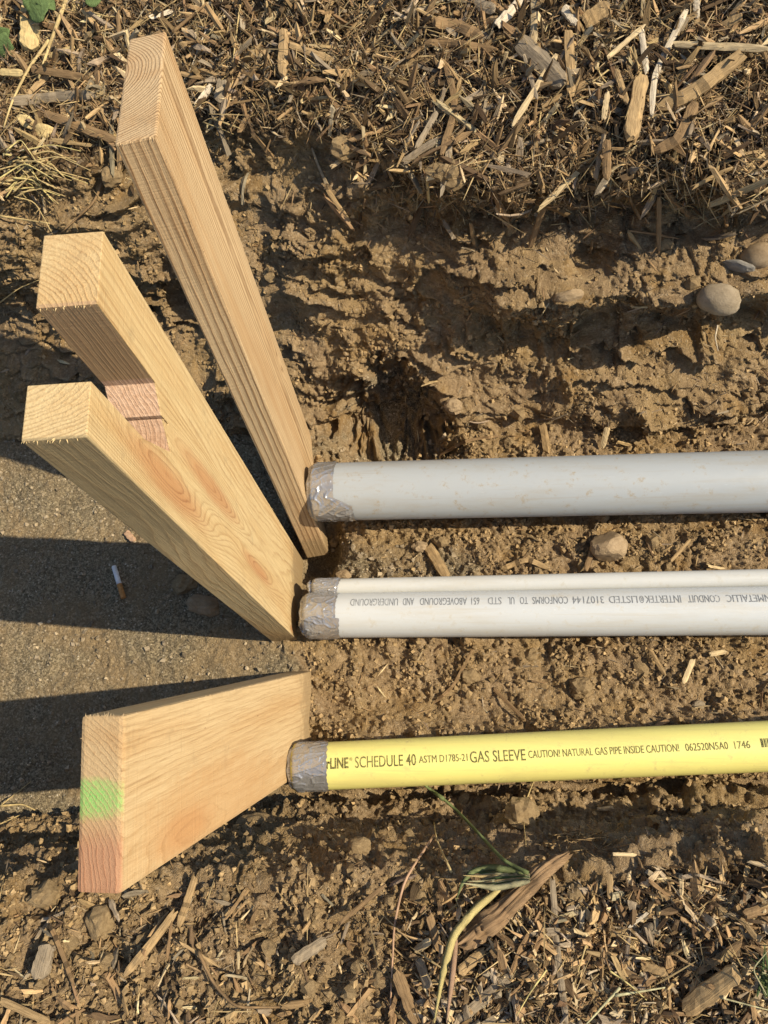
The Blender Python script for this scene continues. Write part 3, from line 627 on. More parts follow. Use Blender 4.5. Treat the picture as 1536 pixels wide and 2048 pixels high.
def chip_template(seed, n=5):
    r = np.random.default_rng(seed); V, Gc, Fq = [], [], []
    bow = r.normal(0, .035); side = r.normal(0, .10); tw = r.normal(0, .3)
    w = np.clip(.85 + .22 * r.normal(size=n), .4, 1.15); w[0] *= r.uniform(.5, 1.0); w[-1] *= r.uniform(.25, .95)
    for i in range(n):
        t = i / (n - 1) - .5; c = side * (t * t - .1); zb = bow * (1 - 4 * t * t); a = tw * t
        jag = (r.uniform(-.13, .09, 4) * (1 if i else -1) if i in (0, n - 1) else np.zeros(4))
        for k, (sy, sz) in enumerate(((-1, 0), (1, 0), (.8, 1), (-.8, 1))):
            y = sy * w[i] * .5 * (1 + .12 * r.normal()); z = (sz * (.75 + .35 * r.random()) - .5)
            V.append((t + jag[k], y * math.cos(a) + c, z + y * math.sin(a) * .8, zb)); Gc.append((y, t, z * .3))
    V = np.array(V); out = V[:, :3].copy(); bowz = V[:, 3]
    for i in range(n - 1):
        for k in range(4): Fq.append((i * 4 + k, i * 4 + (k + 1) % 4, (i + 1) * 4 + (k + 1) % 4, (i + 1) * 4 + k))
    Fq.append((3, 2, 1, 0)); e = (n - 1) * 4; Fq.append((e, e + 1, e + 2, e + 3))
    return out, bowz, np.array(Gc), np.array(Fq)
TEMPL = [chip_template(100 + i) for i in range(16)]
def rand_rot(nrm, spin, tilt, roll):
    """columns: chip length, width, thickness axes; nrm (n,3)"""
    n = nrm / (np.linalg.norm(nrm, axis=1, keepdims=True) + 1e-9)
    ref = np.where(np.abs(n[:, :1]) < .8, np.array([[1., 0, 0]]), np.array([[0, 1., 0]]))
    x = ref - (ref * n).sum(1, keepdims=True) * n; x /= np.linalg.norm(x, axis=1, keepdims=True); y = np.cross(n, x)
    L = x * np.cos(spin)[:, None] + y * np.sin(spin)[:, None]
    Wd = np.cross(n, L)
    L2 = L * np.cos(tilt)[:, None] + n * np.sin(tilt)[:, None]; n2 = np.cross(L2, Wd)
    W2 = Wd * np.cos(roll)[:, None] + n2 * np.sin(roll)[:, None]; n3 = np.cross(L2, W2)
    return np.stack([L2, W2, n3], -1)
def pick(weight, n):
    w = (weight * inview).ravel(); p = w / w.sum(); return rng.choice(len(p), n, p=p)
cell = np.ones_like(Xg)
lipR = sstep(-.30, -.10, Xg + .05 * n_big)
farM = wFar * sstep(-.02, .03, -Sg + .04 * n_big - .01 + .04 * lipR) + (.05 + .6 * lipR) * wWall * np.exp(-(q / .15) ** 2)
nearM = wNear * (sstep(-.15, .02, Xg + .06 * n_big + .5 * (-.13 - Yg) * sstep(-.2, 0, Xg)) + .03)
nearM = wNear * np.clip(nearM, 0, 1) * sstep(.0, .03, Sg - Sg[bound[9]][None])
colors = np.array([PAL[k] for k in ('brown', 'brown', 'dark', 'grey', 'tan', 'brown', 'pale', 'tan', 'dark', 'grey')])
def make_set(weight, n, lmin, lmax, wmin, wmax, lift, tiltsd, pw=2.0, colw=None):
    i = pick(weight, n); P = _fG[i] + _fN[i] * (rng.random(n) ** 1.5 * lift + .001)[:, None]
    L = lmin + (lmax - lmin) * rng.random(n) ** pw; Wd = np.clip(L * rng.uniform(.05, .20, n), wmin, wmax); T = np.clip(Wd * rng.uniform(.25, .6, n), .0009, .006)
    nr = _fN[i] + rng.normal(0, .25, (n, 3))
    R3 = rand_rot(nr, rng.uniform(0, 6.283, n), rng.normal(0, tiltsd, n), rng.normal(0, .5, n))
    c = colors[rng.choice(len(colors), n, p=colw)] * rng.uniform(.65, 1.35, (n, 1)) * (1 + rng.normal(0, .02, (n, 3)))
    return dict(P=P, L=L, W=Wd, T=T, R=R3, c=np.clip(c, .02, .9), t=rng.integers(0, len(TEMPL), n))
def cat(*ds): return {k: np.concatenate([d[k] for d in ds]) for k in ds[0]}
def build_mass(name, d, mat, label, cat_, templates=TEMPL):
    VV, FF, GG, CC, off = [], [], [], [], 0
    for t, (tv, bz, gc, fq) in enumerate(templates):
        m = np.flatnonzero(d['t'] == t)
        if not len(m): continue
        sc = np.stack([d['L'][m], d['W'][m], d['T'][m]], -1)
        loc = tv[None] * sc[:, None]; loc[..., 2] += bz[None] * d['L'][m][:, None]; loc[..., 1] += 0
        v = np.einsum('nij,nkj->nki', d['R'][m], loc) + d['P'][m][:, None]
        g = gc[None] * np.stack([d['W'][m], d['L'][m], d['T'][m]], -1)[:, None] + rng.uniform(0, 5, (len(m), 1, 3))
        c = np.concatenate([np.repeat(d['c'][m][:, None], len(tv), 1), np.ones((len(m), len(tv), 1))], -1)
        f = fq[None] + (np.arange(len(m)) * len(tv))[:, None, None] + off
        VV.append(v.reshape(-1, 3)); FF.append(f.reshape(-1, fq.shape[1])); GG.append(g.reshape(-1, 3)); CC.append(c.reshape(-1, 4)); off += len(m) * len(tv)
    o = quad_mesh(name, np.concatenate(VV), np.concatenate(FF), mat, {'grain': ('FLOAT_VECTOR', np.concatenate(GG)), 'col': ('FLOAT_COLOR', np.concatenate(CC))}, smooth=False)
    return tag(o, label, cat_, kind='stuff')

NF, NN = 7600, 4800
farset = make_set(farM, NF, .009, .080, .0014, .0090, .013, .32, 3.0)
nearset = make_set(nearM, NN, .008, .048, .0020, .0085, .009, .28, 2.2)
nearset['c'] = np.clip(nearset['c'] * 1.18, 0, .8); nearset['W'] *= 1.25
sparse = wFloor * sstep(-.33, -.2, Xg) * .5 + wWall * .28 + wNear * .5 + wNw * .1 + 1.2 * wWall * np.exp(-((q - .93) / .08) ** 2) * sstep(-.12, 0, Xg)
spset = make_set(sparse, 620, .008, .038, .0015, .006, .003, .18, 2.0)
allset = cat(farset, nearset, spset)
# the largest 300 in the picture are single chips, the rest litter
px_, py_, dd_ = project(allset['P']); show = allset['L'] * allset['W'] / dd_ ** 2
show = np.where((px_ > 6) & (px_ < 1530) & (py_ > 6) & (py_ < 2042), show, 0)
src = np.concatenate([np.zeros(NF), np.ones(NN), np.full(620, 2)])
top = np.argsort(-show)[:300]; topm = np.zeros(len(show), bool); topm[top] = True
rest = {k: v[~topm] for k, v in allset.items()}
far_rest = {k: v[(src[~topm] == 0)] for k, v in rest.items()}; near_rest = {k: v[(src[~topm] != 0)] for k, v in rest.items()}
# slivers: fine shreds between the chips
sl_t = []
for sd in range(6):
    r = np.random.default_rng(sd); V = []
    b = r.normal(0, .08)
    for t, w in ((-.5, .35), (0, 1), (.5, .2)):
        for k in range(3):
            a = 2.1 * k + r.normal(0, .3); V.append((t, .5 * w * math.cos(a) + b * (1 - 4 * t * t), .5 * w * math.sin(a)))
    V = np.array(V); sl_t.append((V, np.zeros(9), np.stack([V[:, 1], V[:, 0], V[:, 2]], -1), np.array([(i * 3 + k, i * 3 + (k + 1) % 3, (i + 1) * 3 + (k + 1) % 3, (i + 1) * 3 + k) for i in range(2) for k in range(3)])))
def sliver_set(weight, n, lmin, lmax, lift):
    d = make_set(weight, n, lmin, lmax, .0006, .0022, lift, .5, 1.8); d['T'] = d['W'] * .7; d['t'] = rng.integers(0, 6, n); return d
fs = sliver_set(farM, 21000, .006, .045, .015); ns_ = sliver_set(nearM, 7500, .004, .028, .009); ss = sliver_set(sparse, 2600, .004, .026, .003)
def straw_set(weight, n, lift):
    d = sliver_set(weight, n, .02, .085, lift); d['W'] = np.clip(d['W'], .0009, .0020); d['T'] = d['W'] * .8
    d['c'] = np.array([[.44, .33, .165]]) * rng.uniform(.55, 1.2, (n, 1)); return d
build_mass('straw_litter', straw_set(farM, 1500, .022), M_CHIPS, 'thin dry straw strands matted through the far mulch', 'straw', sl_t)
build_mass('straw_litter', straw_set(nearM + .02 * wNear, 420, .014), M_CHIPS, 'thin dry straw strands matted through the near mulch', 'straw', sl_t)
build_mass('wood_chip_litter', far_rest, M_CHIPS, 'brown shredded bark and chip litter covering the far trench bank', 'mulch')
build_mass('wood_chip_litter', near_rest, M_CHIPS, 'small wood chip litter strewn over the near trench bank', 'mulch')
build_mass('shredded_bark', fs, M_CHIPS, 'fine shredded bark fibres between chips on the far bank', 'mulch', sl_t)
build_mass('shredded_bark', cat(ns_, ss), M_CHIPS, 'fine bark shreds between clods on the near bank', 'mulch', sl_t)

# where a small thing lies, told by the nearest thing one can find
LM = [(290, 60, 'the tall stud top'), (240, 300, 'the tall stud corner'), (460, 480, 'the tall stud middle'), (140, 530, 'the upper prong'), (110, 820, 'the lower prong'), (560, 900, 'the tall stud foot'), (410, 1060, 'the forked board'),
      (240, 1165, 'the cigarette'), (400, 1200, 'the dark rounded rock'), (660, 985, 'the grey pipe tape'), (1000, 970, 'the grey pipe middle'), (1400, 965, 'the grey pipe right part'), (650, 1235, 'the white pipe tape'), (880, 1205, 'the word ABOVEGROUND'),
      (1110, 1203, 'the word CONFORMS'), (1320, 1200, 'the word INTERTEK'), (1490, 1197, 'the word NMETALLIC'), (1214, 1112, 'the faceted tan rock'), (838, 1098, 'the small tan clod'), (620, 1530, 'the yellow pipe tape'), (770, 1520, 'the word SCHEDULE'),
      (995, 1510, 'the words GAS SLEEVE'), (1200, 1505, 'the first CAUTION lettering'), (1420, 1495, 'the number 062520N5A0'), (430, 1500, 'the wide board'), (195, 1590, 'the green paint'), (200, 1800, 'the wide board end'), (470, 1640, 'the wide board edge'),
      (1030, 1800, 'the gnarled root'), (1130, 1712, 'the root tip'), (1115, 1900, 'the straight grey stick'), (980, 1750, 'the pale grass stubs'), (900, 1640, 'the green grass stem'), (880, 1960, 'the dead grass blades'), (1303, 1856, 'the round pale stone'),
      (1420, 1985, 'the big wood chunk'), (1525, 1930, 'the green tuft'), (722, 1702, 'the round edge clod'), (1034, 1634, 'the square soil block'), (620, 1900, 'the grey white chip'), (300, 1890, 'the long flat stick'), (85, 1925, 'the broad dark chip'),
      (1434, 602, 'the oval cobble'), (1516, 512, 'the brown cobble'), (1135, 596, 'the pale ledge stone'), (780, 860, 'the dark hollow'), (892, 350, 'the big soil lump'), (690, 292, 'the jutting brown stone'), (566, 105, 'the upright tan chip'),
      (78, 20, 'the corner weed'), (88, 262, 'the crumpled dry leaf'), (110, 195, 'the grey bark strip'), (60, 350, 'the dry grass tangle'), (920, 88, 'the long level stick'), (1080, 125, 'the broad bark chip'), (1140, 125, 'the frayed brown chip'),
      (1272, 215, 'the stout tan chip'), (1400, 170, 'the frayed tan chip'), (1340, 100, 'the long whitish splinter'), (1445, 93, 'the long pale strip'), (1460, 45, 'the bright tan chip'), (900, 210, 'the knobbly twig'), (1018, 26, 'the pale split chip'), (1350, 270, 'the curved bark strip')]
def whereabouts(x, y):
    k = min(LM, key=lambda l: (l[0] - x) ** 2 + (l[1] - y) ** 2); dx, dy = x - k[0], k[1] - y; a = math.degrees(math.atan2(dy, dx)) % 360
    w = ('right of', 'up right of', 'above', 'up left of', 'left of', 'down left of', 'below', 'down right of')[int(((a + 22.5) % 360) // 45)]
    far = math.hypot(dx, dy); return ('just ' if far < 45 else 'well ' if far > 130 else '') + w + ' ' + k[2]
# single chips share sixteen meshes
chip_me = []
for t, (tv, bz, gc, fq) in enumerate(TEMPL):
    v = tv.copy(); v[:, 2] += bz * 6
    chip_me.append(mesh_from('wood_chip', v, fq, M_CHIP, False, {'grain': ('FLOAT_VECTOR', gc * np.array([.008, .05, .003]) + t)}, link=False))
def tone(c):
    l = c.mean(); return 'pale' if l > .40 else 'tan' if l > .24 else 'brown' if l > .125 else 'dark brown'
for i in top:
    o = bpy.data.objects.new('wood_chip', chip_me[allset['t'][i]]); C.objects.link(o)
    R3 = allset['R'][i]; S3 = np.diag([allset['L'][i], allset['W'][i], allset['T'][i]]); A3 = R3 @ S3
    o.matrix_world = Matrix([[*A3[0], allset['P'][i][0]], [*A3[1], allset['P'][i][1]], [*A3[2], allset['P'][i][2]], [0, 0, 0, 1]])
    o.color = (*allset['c'][i], 1)
    x, y = px_[i], py_[i]
    e1 = project(allset['P'][i] + R3[:, 0] * .01); dx, dy = e1[0] - x, -(e1[1] - y); an = math.degrees(math.atan2(dy, dx)) % 180
    lie = 'level' if an < 20 or an > 160 else 'upright' if 70 < an < 110 else 'tilted rightwards' if an < 70 else 'tilted leftwards'
    size = 'long' if allset['L'][i] > .055 else 'broad' if allset['W'][i] > .009 else 'short'
    lab = f'{size} {tone(allset["c"][i])} wood chip {lie}, {whereabouts(x, y)}'
    tag(o, lab, 'wood chip', 'wood chips of the mulch')

# ------------------------------------------------------------------ clods and stones
def lump(seed, sub=3, rough=.22, sharp=1.0):
    bm = bmesh.new(); bmesh.ops.create_icosphere(bm, subdivisions=sub, radius=1.0)
    r = np.random.default_rng(seed); v = np.array([x.co for x in bm.verts]); dirs = r.normal(size=(9, 3)); dirs /= np.linalg.norm(dirs, axis=1, keepdims=True)
    off = r.uniform(.62, 1.0, 9)
    if sharp > 0:
        for d, o_ in zip(dirs, off):
            k = v @ d; v = v - np.clip(k - o_, 0, 1)[:, None] * d * sharp
    nz = fbm(v[:, 0] * 1.7 + seed, v[:, 1] * 1.7 + v[:, 2] * 2.3, seed, 4, .55)
    v = v * (1 + rough * nz[:, None])
    for b, c in zip(bm.verts, v): b.co = c
    F = [[x.index for x in f.verts] for f in bm.faces]; bm.free(); return v, F
def stone_mat(name, a, b, c, scale=30):
    g = NG(name, .85, .25); P = g.coord(); inf = g.t.nodes.new('ShaderNodeObjectInfo').outputs['Random']
    n = g.noise(g.vmath('ADD', P, g.comb(inf, inf, inf)), scale, 5, .65); f = g.noise(P, scale * 8, 4, .7)
    col = g.ramp(n, [(.25, a), (.5, b), (.75, c)]); col = g.mix(g.map(f, .35, .7, 0, .4), col, g.mix(1.0, col, (.6, .58, .55), 'MULTIPLY'))
    return g.out(col, g.bump(f, .8, .0022))
# (meshes are unit lumps scaled by the object, so scales are in lump units)
M_CLOD = stone_mat('soil_clod', (.19, .13, .066), (.29, .205, .105), (.38, .28, .15), 5)
M_STONE = stone_mat('cobble', (.21, .165, .105), (.30, .24, .16), (.39, .32, .225), 1.6)
M_ROCK = stone_mat('tan_rock', (.24, .17, .095), (.33, .24, .14), (.42, .315, .195), 1.8)
M_GSTONE = stone_mat('grey_stone', (.16, .15, .13), (.24, .225, .195), (.32, .30, .26), 2.0)
lump_cache = {}
def lump_me(seed, mat, sub, rough, sharp):
    k = (seed, mat.name, sub, rough, sharp)
    if k not in lump_cache:
        v, F = lump(seed, sub, rough, sharp); lump_cache[k] = mesh_from('lump', v, F, mat, sharp == 0, link=False)
    return lump_cache[k]
def stone_at(name, label, cat_, px, py, w, h, mat, seed, rough=.2, sharp=1.0, sink=.25, rot=0.0, group=None, sub=3, depth=None):
    p, n, d = hit(px, py); sx, sy = w / 2 * d / F_PX, h / 2 * d / F_PX; sz = depth or (sx + sy) / 2 * .85
    me = lump_me(seed, mat, sub, rough, sharp); o = bpy.data.objects.new(name, me); C.objects.link(o)
    v = -ray(px, py); v = v / np.linalg.norm(v); z = Vector(v * .6 + n * .6).normalized()
    x = Vector(CR[:, 0] * math.cos(rot) + CR[:, 1] * math.sin(rot)); x = (x - z * x.dot(z)).normalized(); y = z.cross(x)
    c = Vector(p) + Vector(n) * (sz * (1 - 2 * sink))
    o.matrix_world = Matrix([[x[k] * sx, y[k] * sy, z[k] * sz, c[k]] for k in range(3)] + [[0, 0, 0, 1]])
    return tag(o, label, cat_, group)
for a in (
    ('stone', 'smooth oval grey cobble stuck in the shaded part of the far wall', 'stone', 1434, 602, 84, 62, M_STONE, 3, .08, 0, .40, -.25),
    ('stone', 'brown rounded cobble at the picture edge above the oval grey cobble', 'stone', 1516, 512, 70, 52, M_ROCK, 4, .05, 0, .3, .1),
    ('stone', 'flat grey stone edge poking from the wall beside the brown cobble', 'stone', 1478, 535, 66, 22, M_GSTONE, 5, .1, .5, .3, -.35),
    ('stone', 'faceted tan rock lying between the grey pipe and thin white pipe', 'stone', 1214, 1112, 76, 68, M_ROCK, 12, .08, 1.0, .12, .5),
    ('stone', 'dark rounded rock half buried in the shadow beside the forked board', 'stone', 412, 1212, 76, 44, M_ROCK, 7, .16, .5, .46, -.3),
    ('stone', 'smaller dark rock in the shadow above the rounded one', 'stone', 366, 1168, 60, 46, M_CLOD, 8, .2, .6, .52, .4),
    ('stone', 'small pale stone on the floor between white and yellow pipes', 'stone', 1396, 1412, 26, 20, M_STONE, 9, .1, .8, .2, .2),
    ('stone', 'round pale clump of stone in the mulch right of the root', 'stone', 1303, 1856, 36, 28, M_STONE, 10, .12, 0, .2, 0),
    ('stone', 'large brown stone jutting from the far wall below the mulch', 'stone', 690, 292, 66, 52, M_CLOD, 11, .25, 1.0, .55, .2),
    ('stone', 'pale block of stone in the ledge left of the oval cobble', 'stone', 1135, 596, 62, 26, M_ROCK, 13, .1, .8, .35, .15),
    ('soil_clod', 'big rounded lump of soil under the mulch edge of the far wall', 'soil clod', 892, 350, 80, 58, M_CLOD, 21, .4, .7, .58, 0),
    ('soil_clod', 'pale yellowish clod on the floor beside the thin pipe tape', 'soil clod', 690, 1149, 32, 22, M_ROCK, 22, .2, .8, .2, 0),
    ('soil_clod', 'small tan clod with a sharp shadow below the grey pipe', 'soil clod', 838, 1098, 34, 26, M_ROCK, 23, .25, .8, .12, 0),
    ('soil_clod', 'square block of soil on the near wall edge above the root', 'soil clod', 1034, 1634, 70, 64, M_CLOD, 24, .25, .8, .3, 0),
    ('soil_clod', 'round clod on the near bank edge left of the grass stem', 'soil clod', 722, 1702, 50, 44, M_CLOD, 25, .2, .4, .2, 0),
    ('soil_clod', 'clod perched beside the dark hollow in the far wall', 'soil clod', 903, 816, 38, 34, M_ROCK, 26, .22, .8, .15, 0),
    ('soil_clod', 'lumpy clod between the white and yellow pipes near dry twig', 'soil clod', 938, 1352, 40, 32, M_CLOD, 27, .3, .5, .25, 0),
    ('soil_clod', 'clod with pale flecks above the yellow pipe lettering', 'soil clod', 1163, 1378, 50, 44, M_CLOD, 28, .3, .5, .3, .4),
    ('soil_clod', 'clod lying under the yellow pipe on the trench floor edge', 'soil clod', 1308, 1572, 44, 30, M_CLOD, 29, .25, .6, .2, 0),
    ('soil_clod', 'crumbly clod in the mulch just right of the dark root', 'soil clod', 1148, 1800, 48, 56, M_CLOD, 30, .3, .4, .3, 0),
    ('soil_clod', 'upright soil lump casting shadow below the wide board corner', 'soil clod', 92, 1805, 66, 56, M_CLOD, 31, .25, .7, .25, .6),
    ('soil_clod', 'split soil lump beneath the wide board end', 'soil clod', 205, 1850, 60, 70, M_CLOD, 32, .25, .7, .3, .2),
    ('soil_clod', 'soil block overhanging the near wall right of the wide board', 'soil clod', 520, 1638, 84, 36, M_CLOD, 33, .2, .9, .35, .1),
    ('soil_clod', 'clod lodged in the far wall left of the tall stud', 'soil clod', 222, 352, 46, 40, M_CLOD, 34, .25, .7, .3, 0),
): stone_at(*a)
# loose clods and crumbs
cw = wNear * (1.1 - .75 * np.clip(mulchN, 0, 1)) + .35 * wWall + .7 * wFloor * (1 - sstep(.2, .6, sandL)) + .4 * wNw
ci = pick(cw, 620); lab_zone = {0: 'wall', 1: 'floor', 2: 'bank'}
csz = .004 + .008 * rng.random(620) ** 2.5
cpx, cpy, cdd = project(_fG[ci]); vis = np.where((cpx > 5) & (cpx < 1530) & (cpy > 5) & (cpy < 2040), csz / cdd, 0)
for k in np.argsort(-vis)[:90]:
    i = ci[k]; me = lump_me(40 + int(rng.integers(0, 9)), M_CLOD, 2, .42, 1.0)
    o = bpy.data.objects.new('soil_clod', me); C.objects.link(o); s = csz[k] * rng.uniform(.75, 1.25, 3)
    e = Matrix.Rotation(rng.uniform(0, 6.28), 4, 'Z') @ Matrix.Rotation(rng.uniform(0, 6.28), 4, 'X')
    o.matrix_world = Matrix.Translation(_fG[i] + _fN[i] * csz[k] * .1) @ e @ Matrix.Diagonal((*s, 1))
    x, y = cpx[k], cpy[k]
    big_ = 'large' if csz[k] > .0098 else 'middling' if csz[k] > .0082 else 'small'
    z = whereabouts(x, y)
    tag(o, f'{big_} brown soil clod {z}', 'soil clod', 'loose soil clods')
ic = []
for sd in range(8):                                     # angular crumbs: skewed blocks
    r = np.random.default_rng(300 + sd); v = np.array([(x, y, z) for x in (-1, 1) for y in (-1, 1) for z in (-1, 1)], float) * .72
    v *= r.uniform(.55, 1.15, (8, 1)); v += r.normal(0, .16, (8, 3))
    ic.append((v, np.zeros(8), v * .3, np.array([(0, 1, 3, 2), (4, 6, 7, 5), (0, 4, 5, 1), (2, 3, 7, 6), (0, 2, 6, 4), (1, 5, 7, 3)])))
n = 34000; i = pick(cw * (.25 + patch) + .10 * wFloor * sandL, n); s = .0008 + .0042 * rng.random(n) ** 4
crumb = dict(P=_fG[i] + _fN[i] * (s * .3)[:, None], L=s, W=s * rng.uniform(.7, 1.1, n), T=s * rng.uniform(.6, 1, n), R=rand_rot(_fN[i] + rng.normal(0, .5, (n, 3)), rng.uniform(0, 6.28, n), rng.normal(0, .5, n), rng.normal(0, .5, n)),
             c=np.clip(np.array([.30, .212, .108])[None] * rng.uniform(.65, 1.35, (n, 1)), 0, .9), t=rng.integers(0, 8, n))
sandy = (sand.ravel()[i] > .5); crumb['c'][sandy] = np.array([.26, .21, .14]) * rng.uniform(.6, 1.7, (sandy.sum(), 1))
build_mass('soil_crumbs', crumb, M_CHIPS, 'fine soil crumbs and grit scattered in the trench and near bank', 'soil', ic)

# ------------------------------------------------------------------ named sticks, chips and stems
def path3d(pts, lift, n=14, follow=False):
    P = np.array(pts, float); seg = np.concatenate([[0], np.cumsum(np.hypot(*np.diff(P, axis=0).T))]); t = np.linspace(0, seg[-1], n)
    if len(P) > 2:                                      # smooth curve through the points
        X, Y = np.interp(t, seg, P[:, 0]), np.interp(t, seg, P[:, 1])
        for _ in range(2):
            X[1:-1] = .25 * X[:-2] + .5 * X[1:-1] + .25 * X[2:]; Y[1:-1] = .25 * Y[:-2] + .5 * Y[1:-1] + .25 * Y[2:]
    else: X, Y = np.interp(t, seg, P[:, 0]), np.interp(t, seg, P[:, 1])
    H3 = [hit(x, y) for x, y in zip(X, Y)]; d = np.array([h[2] for h in H3]); nr = np.mean([h[1] for h in H3], 0)
    if follow:
        dl = d.copy()
        for _ in range(6): dl[1:-1] = .25 * dl[:-2] + .5 * dl[1:-1] + .25 * dl[2:]
        dl = np.minimum(dl, d) - lift
    else:
        lin = np.polyval(np.polyfit(t, d, 1), t); dl = lin - np.clip(np.max(lin - d), 0, .02) * .75 - lift
    return np.array([CAM + ray(x, y) * k for x, y, k in zip(X, Y, dl)]), nr / np.linalg.norm(nr), dl
def slab(name, label, cat_, pts, wpx, col, lift=.004, taper=(.75, .45), thick=.35, n=12, group=None, follow=False, seed=None):
    P, nr, dl = path3d(pts, lift, n, follow); w = wpx * dl.mean() / F_PX; th = min(thick * w, .012); r = np.random.default_rng(zlib.crc32(label.encode()) % 9999 if seed is None else seed)
    V, Gc, Fq = [], [], []
    o0 = P.mean(0); L = np.linalg.norm(P[-1] - P[0])
    for i in range(n):
        t = P[min(i + 1, n - 1)] - P[max(i - 1, 0)]; t /= np.linalg.norm(t)
        vw = CAM - P[i]; vw /= np.linalg.norm(vw); up = vw * .7 + nr * .5; sd = np.cross(up, t); sd /= np.linalg.norm(sd); up = np.cross(t, sd)
        f = i / (n - 1); e = min(1, taper[0] + f * 5) * min(1, taper[1] + (1 - f) * 5)
        ww = w * .5 * e * (1 + .05 * r.normal())
        jag = r.uniform(-.06, .06, 6) * min(L, .05) * (1 if i in (0, n - 1) else .04)
        for k, (sy, sz) in enumerate(((-1, -.5), (-.9, .35), (-.3, .5), (.35, .55), (.92, .3), (1, -.5))):
            V.append(P[i] - o0 + sd * (sy * ww * (1 + .05 * r.normal())) + up * (sz * th * (1 + .10 * r.normal())) + t * jag[k]); Gc.append((sy * ww, f * L, sz * th))
    for i in range(n - 1):
        for k in range(6): Fq.append((i * 6 + k, i * 6 + (k + 1) % 6, (i + 1) * 6 + (k + 1) % 6, (i + 1) * 6 + k))
    Fq += [tuple(range(6))[::-1], tuple((n - 1) * 6 + k for k in range(6))]
    ob = mesh_from(name, V, Fq, M_CHIP, False, {'grain': ('FLOAT_VECTOR', np.array(Gc) + r.uniform(0, 9, 3))}); ob.location = o0
    c = np.array(PAL[col]) * r.uniform(.92, 1.1); ob.color = (*np.clip(c, 0, .9), 1)
    return tag(ob, label, cat_, group)
CH = 'named'
